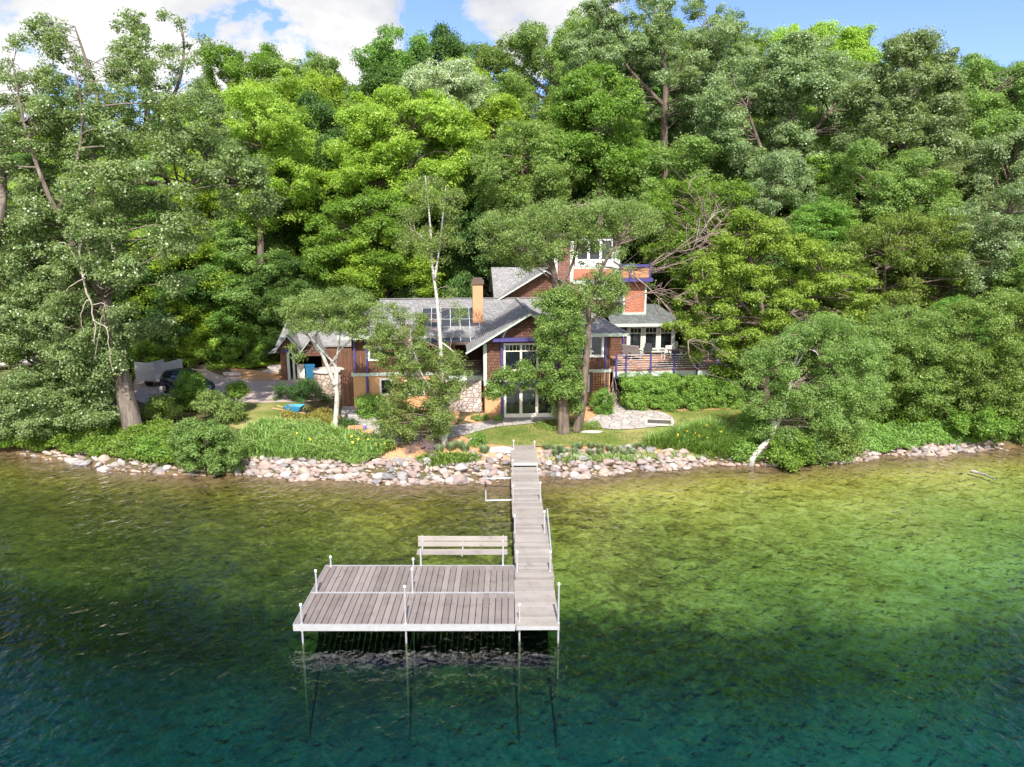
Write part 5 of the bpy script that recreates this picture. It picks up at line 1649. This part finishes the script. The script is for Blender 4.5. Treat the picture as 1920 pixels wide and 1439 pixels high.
custom_tree('birch_tree', 'tall slender white birch rising above the roof with a leafy skirt', 'tree', 'leaf_birch', 'bark_birch',
            [T([(832, 838, 38), (837, 800, 38), (836, 760, 38.1), (829, 690, 38.2), (824, 620, 38.3), (819, 560, 38.4), (811, 500, 38.5), (807, 430, 38.6), (802, 370, 38.7), (797, 330, 38.8)], .16, .02), T([(815, 525, 38.4), (823, 470, 38.4), (830, 410, 38.4), (836, 350, 38.4)], .07, .02), T([(832, 838, 38), (826, 800, 37.8), (820, 750, 37.6), (790, 700, 37.4), (770, 640, 37.4)], .09, .02), T([(806, 460, 38.6), (785, 440, 38.4), (768, 430, 38.2)], .03, .012), T([(824, 640, 38.3), (850, 660, 38), (868, 690, 37.8)], .04, .012)],
            [dict(poly=[(690, 610), (730, 570), (790, 590), (800, 640), (850, 650), (875, 690), (868, 740), (850, 790), (830, 830), (770, 830), (720, 850), (690, 830), (720, 770), (740, 700), (700, 660)], Y=38.0, d=1.8, n=165, r=.40, sub=8, per=30, sub_r=.27, ln=.115, wd=.085, sq=1.0),
             dict(poly=[(735, 450), (760, 350), (790, 318), (850, 330), (868, 380), (850, 430), (870, 480), (840, 500), (790, 480), (760, 490)], Y=38.6, d=1.5, n=44, r=.45, sub=7, per=26, sub_r=.32, ln=.11, wd=.08, sq=.8),
             dict(poly=[(830, 520), (870, 560), (880, 600), (850, 620), (835, 580)], Y=38.4, d=.8, n=7, r=.35, sub=5, per=16, sub_r=.25, ln=.11, wd=.08)], 204, limb_r=.02, limbm='bark_twig')


def ivy_twigs(g):
    mb = twig_fan(g, at_Y(1150, 490, 41.5), at_Y(1290, 640, 42.5), .55, 12, .05)
    m2 = twig_fan(g, at_Y(1130, 500, 41.5), at_Y(1290, 450, 42.5), .5, 11, .05)
    m3 = twig_fan(g, at_Y(1030, 520, 41), at_Y(950, 470, 41), .4, 8, .04)
    m4 = twig_fan(g, at_Y(1110, 600, 41), at_Y(1260, 560, 42), .45, 12, .045)
    m5 = twig_fan(g, at_Y(1152, 690, 42.5), at_Y(1160, 760, 42.5), .22, 8, .03)
    return [('dead_branch', mb, 'bark_twig'), ('dead_branch', m2, 'bark_twig'), ('dead_branch', m3, 'bark_twig'), ('dead_branch', m4, 'bark_twig'), ('dead_branch', m5, 'bark_twig')]


custom_tree('twin_trunk_tree', 'twin trunked ivy clad tree on the lawn in front of the bay', 'tree', 'leaf_birch', 'bark_brown',
            [T([(1057, 814, 40.5), (1056, 770, 40.5), (1057, 700, 40.6), (1056, 620, 40.7), (1045, 555, 40.8), (1036, 500, 41), (1022, 460, 41), (1000, 420, 41)], .36, .07), T([(1080, 812, 40.6), (1090, 770, 40.6), (1097, 700, 40.8), (1103, 620, 41), (1106, 570, 41), (1125, 510, 41), (1155, 460, 41)], .27, .06), T([(1045, 555, 40.8), (1075, 490, 40.8), (1090, 420, 40.8), (1095, 385, 40.8)], .09, .03), T([(1104, 610, 41), (1140, 570, 41), (1175, 545, 41)], .06, .02), T([(1040, 510, 41), (990, 460, 41), (940, 430, 41)], .06, .02)],
            [dict(poly=[(880, 425), (940, 390), (1000, 392), (1060, 372), (1130, 368), (1210, 372), (1255, 425), (1205, 448), (1110, 448), (1040, 470), (1000, 515), (940, 500), (890, 470)], Y=41.2, d=2.4, n=165, r=.46, sub=7, per=26, sub_r=.36, ln=.12, wd=.085, sq=.9),
             dict(poly=[(1020, 440), (1180, 425), (1200, 480), (1150, 560), (1090, 600), (1040, 540)], Y=41, d=1.4, n=58, r=.34, sub=6, per=20, sub_r=.28, ln=.12, wd=.085, sq=.8),
             dict(poly=[(1080, 520), (1150, 510), (1185, 545), (1165, 600), (1110, 610), (1060, 590)], Y=41, d=1.2, n=36, r=.45, sub=7, per=30, sub_r=.3, ln=.12, wd=.085, sq=.6), dict(poly=[(1140, 450), (1200, 450), (1180, 490), (1150, 490)], Y=41.2, d=1, n=5, r=.35, sub=5, per=18, sub_r=.28, ln=.11, wd=.08)],
            205, limb_r=.03, limbm='bark_twig', extra=lambda g: ivy_twigs(g))
# the ivy on its trunks
g = np.random.default_rng(77)
bl = poly_blobs(g, [(1008, 560), (1045, 535), (1080, 560), (1092, 640), (1085, 700), (1095, 770), (1088, 782), (1045, 782), (1034, 740), (1022, 690), (1008, 620)], 40.4, 1.1, 100, .36, 1.0)
bl += poly_blobs(g, [(930, 700), (990, 680), (1030, 690), (1030, 740), (960, 735), (900, 750)], 40.3, .6, 26, .32, .7)
v, q, tn, cc = cloud(g, bl, .28, 9, 42, .12, .095, upbias=.3, flat=.85)
p0 = np.array(at_Y(1066, 808, 40.3))
tw_ = [o for o in S.objects if o.name == 'twin_trunk_tree'][0]
link('ivy', np_mesh('ivy', v - np.array(tw_.location), q, tn, mat='leaf_ivy'), tw_)

custom_tree('maple_tree', 'bright green maple right of the deck with layered branches', 'tree', 'leaf_maple', 'bark_brown',
            [T([(1440, 800, 45), (1436, 700, 45), (1432, 600, 45), (1415, 520, 45), (1404, 470, 45), (1398, 420, 45)], .24, .05), T([(1434, 620, 45), (1380, 560, 45), (1320, 530, 45)], .09, .03), T([(1434, 640, 45), (1500, 570, 45.5), (1560, 520, 46)], .10, .03)],
            [dict(poly=[(1250, 590), (1300, 520), (1330, 440), (1390, 400), (1440, 410), (1500, 440), (1560, 470), (1650, 530), (1620, 620), (1540, 680), (1430, 700), (1350, 710), (1260, 650), (1235, 610)], Y=45.5, d=2.8, n=190, r=.62, sub=10, per=46, sub_r=.36, ln=.16, wd=.125, sq=.5, ub=.5)], 206)
custom_tree('birch_tree', 'drooping birch with a white trunk leaning over the right shore', 'tree', 'leaf_mid', 'bark_birch',
            [T([(1408, 862, 37.6), (1425, 842, 37.7), (1448, 818, 37.9), (1452, 790, 38)], .17, .13), T([(1452, 812, 38), (1478, 740, 38.8), (1490, 680, 39), (1510, 640, 39.2), (1530, 620, 39.4)], .12, .03), T([(1500, 655, 39.1), (1530, 660, 38.6), (1540, 690, 38.4)], .05, .015), T([(1490, 690, 39), (1510, 655, 38.8), (1505, 630, 38.6)], .05, .015)],
            [dict(poly=[(1390, 690), (1430, 630), (1490, 600), (1560, 590), (1640, 620), (1670, 690), (1640, 760), (1600, 830), (1560, 880), (1480, 888), (1420, 850), (1395, 760)], Y=38.7, d=2.1, n=270, r=.55, sub=9, per=42, sub_r=.33, ln=.12, wd=.085, sq=.9)], 207, limb_r=.022, limbm='bark_twig')
custom_tree('alder_tree', 'low spreading tree above the right shore ground cover', 'tree', 'leaf_mid', 'bark_pale',
            [T([(1716, 800, 43), (1722, 760, 43), (1700, 690, 43), (1690, 620, 43)], .16, .04), T([(1720, 770, 43), (1760, 700, 43), (1790, 650, 43)], .09, .03)],
            [dict(poly=[(1600, 640), (1640, 590), (1720, 570), (1800, 590), (1830, 650), (1800, 720), (1790, 780), (1720, 810), (1650, 800), (1610, 740)], Y=42.6, d=2.4, n=190, r=.62, sub=9, per=44, sub_r=.36, ln=.14, wd=.10)], 208, limb_r=.03, limbm='bark_twig')
custom_tree('birch_tree', 'cluster of pale leaning birch stems on the far right shore', 'tree', 'leaf_mid', 'bark_birch',
            [T([(1812, 800, 42), (1818, 770, 42), (1808, 740, 42), (1800, 680, 42.3)], .12, .04), T([(1830, 800, 42), (1850, 760, 42), (1875, 720, 42), (1890, 640, 42.3)], .11, .03), T([(1870, 800, 42), (1885, 760, 42), (1895, 720, 42)], .08, .03), T([(1930, 790, 42), (1905, 755, 41.8), (1880, 740, 41.6), (1860, 735, 41.4)], .09, .03)],
            [dict(poly=[(1760, 600), (1830, 550), (1920, 540), (1990, 600), (1990, 760), (1930, 800), (1850, 795), (1780, 750)], Y=42, d=2.4, n=180, r=.6, sub=9, per=42, sub_r=.36, ln=.14, wd=.10)], 209, limb_r=.03, limbm='bark_twig')
custom_tree('dark_tree', 'dark green tree behind the deck with bare twisted branches', 'tree', 'leaf_green', 'bark_brown',
            [T([(1300, 690, 54), (1310, 600, 54), (1300, 500, 54), (1330, 440, 54), (1370, 400, 54)], .22, .05)],
            [dict(poly=[(1185, 400), (1240, 340), (1330, 320), (1420, 350), (1440, 420), (1400, 500), (1320, 540), (1240, 520), (1200, 470)], Y=55, d=3, n=80, r=.8, sub=8, per=34, sub_r=.42, ln=.21, wd=.15), dict(poly=[(1230, 540), (1300, 520), (1420, 540), (1430, 660), (1340, 660), (1260, 620)], Y=56, d=2, n=34, r=.8, sub=8, per=30, sub_r=.42, ln=.21, wd=.15)], 210,
            extra=lambda g: [('dead_branch', twig_fan(g, at_Y(1330, 470, 52), at_Y(1290, 360, 50), .5, 8, .06), 'bark_twig'), ('dead_branch', twig_fan(g, at_Y(1290, 500, 52), at_Y(1340, 400, 50), .6, 8, .05), 'bark_pale')])
custom_tree('maple_tree', 'pale green tree above the drooping birch', 'tree', 'leaf_mid', 'bark_brown',
            [T([(1650, 740, 51), (1655, 620, 51), (1660, 480, 51)], .25, .06)],
            [dict(poly=[(1530, 500), (1590, 420), (1700, 385), (1800, 410), (1840, 500), (1800, 600), (1700, 640), (1590, 620)], Y=51, d=3, n=100, r=.8, sub=9, per=34, sub_r=.42, ln=.19, wd=.14, sq=.6)], 211)
custom_tree('oak_tree', 'grey green tree at the right edge below the skyline', 'tree', 'leaf_silver', 'bark_brown',
            [T([(1880, 700, 51), (1885, 560, 51), (1890, 400, 51)], .26, .06)],
            [dict(poly=[(1770, 470), (1810, 380), (1900, 330), (2000, 360), (2010, 540), (1940, 640), (1830, 620)], Y=51, d=3, n=100, r=.8, sub=9, per=34, sub_r=.42, ln=.19, wd=.14, sq=.6)], 212)
BIG = dict(sub=12, per=52, sub_r=.55, ln=.27, wd=.19, sq=.6)
custom_tree('oak_tree', 'silvery oak crown with dark limbs, tallest on the skyline', 'tree', 'leaf_silver', 'bark_brown',
            [T([(1245, 420, 76), (1245, 250, 76), (1248, 150, 76), (1235, 60, 76)], .5, .12), T([(1247, 170, 76), (1300, 100, 76), (1340, 60, 76)], .22, .06), T([(1246, 200, 76), (1180, 130, 76), (1140, 70, 76)], .22, .06)],
            [dict(poly=[(1060, 80), (1100, 10), (1190, -35), (1310, -25), (1370, 20), (1415, 60), (1405, 140), (1340, 210), (1230, 240), (1130, 200), (1070, 150)], Y=77, d=5.5, n=115, r=1.25, **BIG)], 213)
custom_tree('oak_tree', 'broad silvery oak with dark spreading limbs right of the tallest one', 'tree', 'leaf_silver', 'bark_brown',
            [T([(1440, 480, 66), (1450, 350, 66), (1480, 250, 66), (1500, 150, 66)], .45, .1), T([(1450, 340, 66), (1420, 260, 66), (1400, 200, 66)], .22, .06), T([(1460, 310, 66), (1540, 230, 66), (1590, 160, 66)], .25, .06)],
            [dict(poly=[(1300, 200), (1380, 110), (1480, 70), (1580, 70), (1640, 140), (1650, 260), (1600, 350), (1500, 400), (1390, 400), (1320, 320)], Y=67, d=5, n=135, r=1.15, **BIG)], 214)
custom_tree('oak_tree', 'silvery oak on the right with white flecked leaves under the skyline', 'tree', 'leaf_silver', 'bark_brown',
            [T([(1690, 480, 63), (1700, 350, 63), (1690, 200, 63)], .4, .1), T([(1700, 330, 63), (1760, 230, 63)], .2, .06)],
            [dict(poly=[(1590, 170), (1640, 80), (1720, 60), (1790, 110), (1810, 220), (1790, 340), (1700, 420), (1610, 390), (1580, 280)], Y=63, d=4.5, n=110, r=1.1, **BIG)], 215)
custom_tree('ash_tree', 'soft green rounded tree at the right end of the skyline', 'tree', 'leaf_mid', 'bark_brown',
            [T([(1850, 480, 68), (1855, 300, 68), (1850, 180, 68)], .4, .1)],
            [dict(poly=[(1760, 160), (1810, 105), (1880, 100), (1960, 110), (2010, 200), (2000, 340), (1900, 390), (1800, 360)], Y=68, d=4.5, n=110, r=1.15, **BIG)], 216)
custom_tree('maple_tree', 'lime green maple behind the cottonwood on the left hillside', 'tree', 'leaf_lime', 'bark_brown',
            [T([(490, 560, 60), (488, 400, 60), (490, 250, 60)], .35, .1)],
            [dict(poly=[(405, 180), (450, 155), (500, 165), (560, 210), (600, 290), (600, 380), (540, 440), (460, 440), (410, 360), (395, 260)], Y=60.5, d=4, n=105, r=1.0, sub=10, per=38, sub_r=.46, ln=.22, wd=.17, sq=.5)], 217)
custom_tree('maple_tree', 'large rounded green maple on the hillside above the tall birch', 'tree', 'leaf_lime', 'bark_brown',
            [T([(760, 520, 63), (760, 400, 63), (765, 250, 63)], .4, .1)],
            [dict(poly=[(610, 300), (650, 220), (720, 170), (800, 160), (870, 200), (905, 270), (890, 350), (830, 400), (740, 410), (660, 400), (610, 360)], Y=64, d=5, n=120, r=1.1, **BIG)], 218)
custom_tree('maple_tree', 'rounded mid green maple low on the slope left of the chimney', 'tree', 'leaf_green', 'bark_brown',
            [T([(670, 600, 59), (668, 500, 59), (670, 380, 59)], .3, .08)],
            [dict(poly=[(570, 460), (600, 390), (680, 350), (760, 370), (790, 440), (770, 520), (690, 560), (600, 550)], Y=59.5, d=3.5, n=95, r=.95, sub=10, per=38, sub_r=.46, ln=.22, wd=.17, sq=.5)], 219)
custom_tree('basswood_tree', 'hanging leaved pale green tree above the house chimney', 'tree', 'leaf_mid', 'bark_brown',
            [T([(980, 500, 60), (980, 380, 60), (975, 280, 60)], .35, .1)],
            [dict(poly=[(880, 290), (920, 235), (990, 225), (1060, 260), (1085, 330), (1060, 390), (980, 410), (900, 390)], Y=60.5, d=4, n=90, r=.95, sub=10, per=40, sub_r=.46, ln=.24, wd=.15, sq=.7)], 220)
custom_tree('maple_tree', 'leafy green maple on the slope above the house tower', 'tree', 'leaf_green', 'bark_brown',
            [T([(1125, 480, 62), (1125, 380, 62), (1120, 220, 62)], .35, .1)],
            [dict(poly=[(1035, 210), (1070, 140), (1120, 110), (1180, 150), (1205, 240), (1190, 340), (1130, 380), (1060, 340)], Y=64, d=4.5, n=100, r=1.05, **BIG)], 221)
custom_tree('poplar_tree', 'white leaved poplar high on the hill between green maples', 'tree', 'leaf_poplar', 'bark_pale',
            [T([(830, 330, 80), (830, 220, 80), (828, 150, 80)], .4, .1)],
            [dict(poly=[(735, 180), (770, 135), (830, 115), (900, 125), (930, 170), (925, 220), (850, 240), (770, 230)], Y=77, d=4, n=60, r=1.2, **BIG)], 222)

# ------------------------------------------------------------------ the rest of the hillside wood
PR = {}
for nm, args in dict(
        lime=[(301, 15, 5.0, 'leaf_lime', 'bark_brown'), (302, 15, 4.6, 'leaf_lime', 'bark_brown')],
        green=[(303, 16, 5.0, 'leaf_green', 'bark_brown'), (304, 16, 4.8, 'leaf_green', 'bark_brown')],
        mid=[(305, 17, 4.8, 'leaf_mid', 'bark_brown'), (306, 17, 5.2, 'leaf_mid', 'bark_brown')],
        silver=[(307, 17, 5.4, 'leaf_silver', 'bark_brown'), (308, 17, 5.0, 'leaf_silver', 'bark_brown')],
        dark=[(309, 15, 4.8, 'leaf_dark', 'bark_brown')]).items():
    PR[nm] = [proto(*a, shape='dome' if i == 0 else 'vase') for i, a in enumerate(args)]
BUSH = [proto(320, 5, 2.6, 'leaf_green', 'bark_brown', limbs=14, low=.05, ln=.24, wd=.18, sub=10, per=60, sub_r=.5), proto(321, 5, 2.6, 'leaf_lime', 'bark_brown', limbs=14, low=.05, ln=.24, wd=.18, sub=10, per=60, sub_r=.5), proto(322, 5, 2.6, 'leaf_dark', 'bark_brown', limbs=14, low=.05, ln=.24, wd=.18, sub=10, per=60, sub_r=.5)]
SPEC = {'lime': ('maple_tree', 'lime green maple'), 'green': ('maple_tree', 'rich green maple'), 'mid': ('ash_tree', 'soft olive green ash'), 'silver': ('oak_tree', 'silver flecked oak'), 'dark': ('elm_tree', 'dark green elm')}
SKY = [(-200, 250), (0, 250), (340, 235), (385, 170), (430, 82), (490, 78), (530, 98), (560, 115), (600, 110), (640, 55), (690, 65), (720, 52), (790, 75), (850, 62), (960, 70), (1010, 55), (1040, 35), (1090, 30), (1400, 60), (1450, 66), (1500, 48), (1560, 44), (1620, 60), (1720, 70), (1790, 112), (1850, 120), (1920, 116), (2100, 110)]
g = np.random.default_rng(400)
ROWS = [('lowest', 60.5, 150, [(-150, 330), (300, 400), (480, 400), (620, 470), (850, 400), (1000, 390), (1250, 330), (1500, 300), (2100, 290)], 4.4, [(860, 1240)]),
        ('second', 68, 138, [(-150, 320), (330, 310), (420, 260), (560, 260), (760, 330), (1000, 270), (1250, 270), (1500, 270), (2100, 230)], 5.0, []),
        ('third', 77, 122, [(-150, 300), (330, 290), (420, 180), (560, 190), (760, 210), (1000, 190), (1100, 150), (1400, 190), (2100, 180)], 5.2, []),
        ('fourth', 87, 112, [(-150, 270), (330, 260), (410, 140), (560, 150), (700, 110), (900, 130), (1100, 110), (1400, 120), (1700, 130), (2100, 150)], 5.4, []),
        ('topmost', 98, 98, SKY, 5.2, [])]
for rn, Yr, step, top, rc, gaps in ROWS:
    k = 0
    tp_ = np.array(top)
    for px in np.arange(-160, 2090, step):
        a = px + g.uniform(-.25, .25) * step
        if any(lo < a < hi for lo, hi in gaps):
            continue
        y = Yr + g.uniform(-2.2, 2.2)
        py = np.interp(a, tp_[:, 0], tp_[:, 1]) + (g.uniform(-6, 12) if rn == 'topmost' else g.uniform(-25, 35))
        P_ = at_Y(a, py, y)
        w_ = np.array([.30, .30, .22, .03, .15]) if a < 1000 else np.array([.05, .25, .28, .34, .08])
        if rn == 'topmost':
            w_ = np.array([.10, .2, .55, .1, .05])
        sp_ = ['lime', 'green', 'mid', 'silver', 'dark'][int(g.choice(5, p=w_))]
        nm, look = SPEC[sp_]
        pr = PR[sp_][int(g.integers(len(PR[sp_])))]
        place_tree(pr, nm, P_[0], P_[1], P_[2], rc * g.uniform(.85, 1.2), f'{look}, {ORD[k]} tree from the left in the {rn} hillside row', 'trees of the hillside wood', g.uniform(0, 6.28))
        k += 1
# nearer trees on the right slope and behind the cottonwood
NEAR = [(1540, 56, 380, 3.6, 'green', 'green maple on the right slope behind the layered maple'), (1730, 57, 330, 3.8, 'mid', 'olive green ash on the right slope under the flecked oak'), (1900, 58, 250, 4, 'silver', 'silver flecked oak at the right edge under the soft green tree'),
        (1450, 55, 430, 3.2, 'dark', 'dark elm in the shade behind the layered maple'), (1960, 48, 470, 3.4, 'mid', 'olive ash at the right frame edge above the birch stems'), (1800, 48, 560, 2.8, 'green', 'small green maple above the birch stems on the right'),
        (30, 52, 390, 4, 'mid', 'olive ash behind the left edge cottonwood'), (150, 55, 380, 4, 'green', 'green maple behind the cottonwood trunk'), (300, 58, 440, 3.8, 'dark', 'dark elm behind the driveway left of the lime maple'), (410, 60, 470, 3.6, 'green', 'green maple behind the car at the end of the drive'), (535, 60, 480, 3.4, 'dark', 'dark elm right behind the garage')]
for px, y, py, rc, sp_, lab in NEAR:
    P_ = at_Y(px, py, y)
    pr = PR[sp_][0]
    place_tree(pr, SPEC[sp_][0], P_[0], P_[1], P_[2], rc, lab, 'trees at the foot of the slope', px * .7)
UNDER = [(320, 58, 600, 1.9, 0, 'round green bush behind the drive, leftmost of the row'), (390, 58.5, 610, 2.0, 1, 'lime bush behind the car on the mulch bank'), (455, 59, 600, 2.0, 0, 'green bush at the end of the drive above the boulder'), (515, 59.5, 610, 1.8, 1, 'lime bush left of the garage gables'), (590, 61, 540, 2.2, 2, 'dark bush behind the garage roof'),
         (680, 60, 530, 2.2, 0, 'green bush behind the left end of the main roof'), (770, 60, 525, 2.2, 2, 'dark bush behind the main roof near the tall birch'), (860, 60, 520, 2.2, 2, 'dark bush behind the chimney'), (1250, 58, 560, 2.2, 2, 'dark bush behind the sunroom roof'), (1330, 56, 590, 2.2, 2, 'dark bush behind the right end of the deck'), (1400, 52, 640, 2.0, 2, 'dark bush in the shade right of the deck'), (270, 55, 640, 1.7, 0, 'green bush behind the trailer'), (1560, 48, 690, 1.8, 0, 'green bush uphill of the drooping birch'), (1660, 47, 720, 1.6, 1, 'lime bush on the right slope above the shore'), (1780, 46, 710, 1.7, 0, 'green bush behind the birch stems on the right'), (170, 48, 690, 1.8, 0, 'green bush behind the cottonwood foot')]
for px, y, py, rc, b, lab in UNDER:
    P_ = at_Y(px, py, y)
    o = place_tree(BUSH[b], 'understory_bush', P_[0], P_[1], P_[2], rc, lab, 'bushes under the trees', px * .9)
    o['category'] = 'bush'
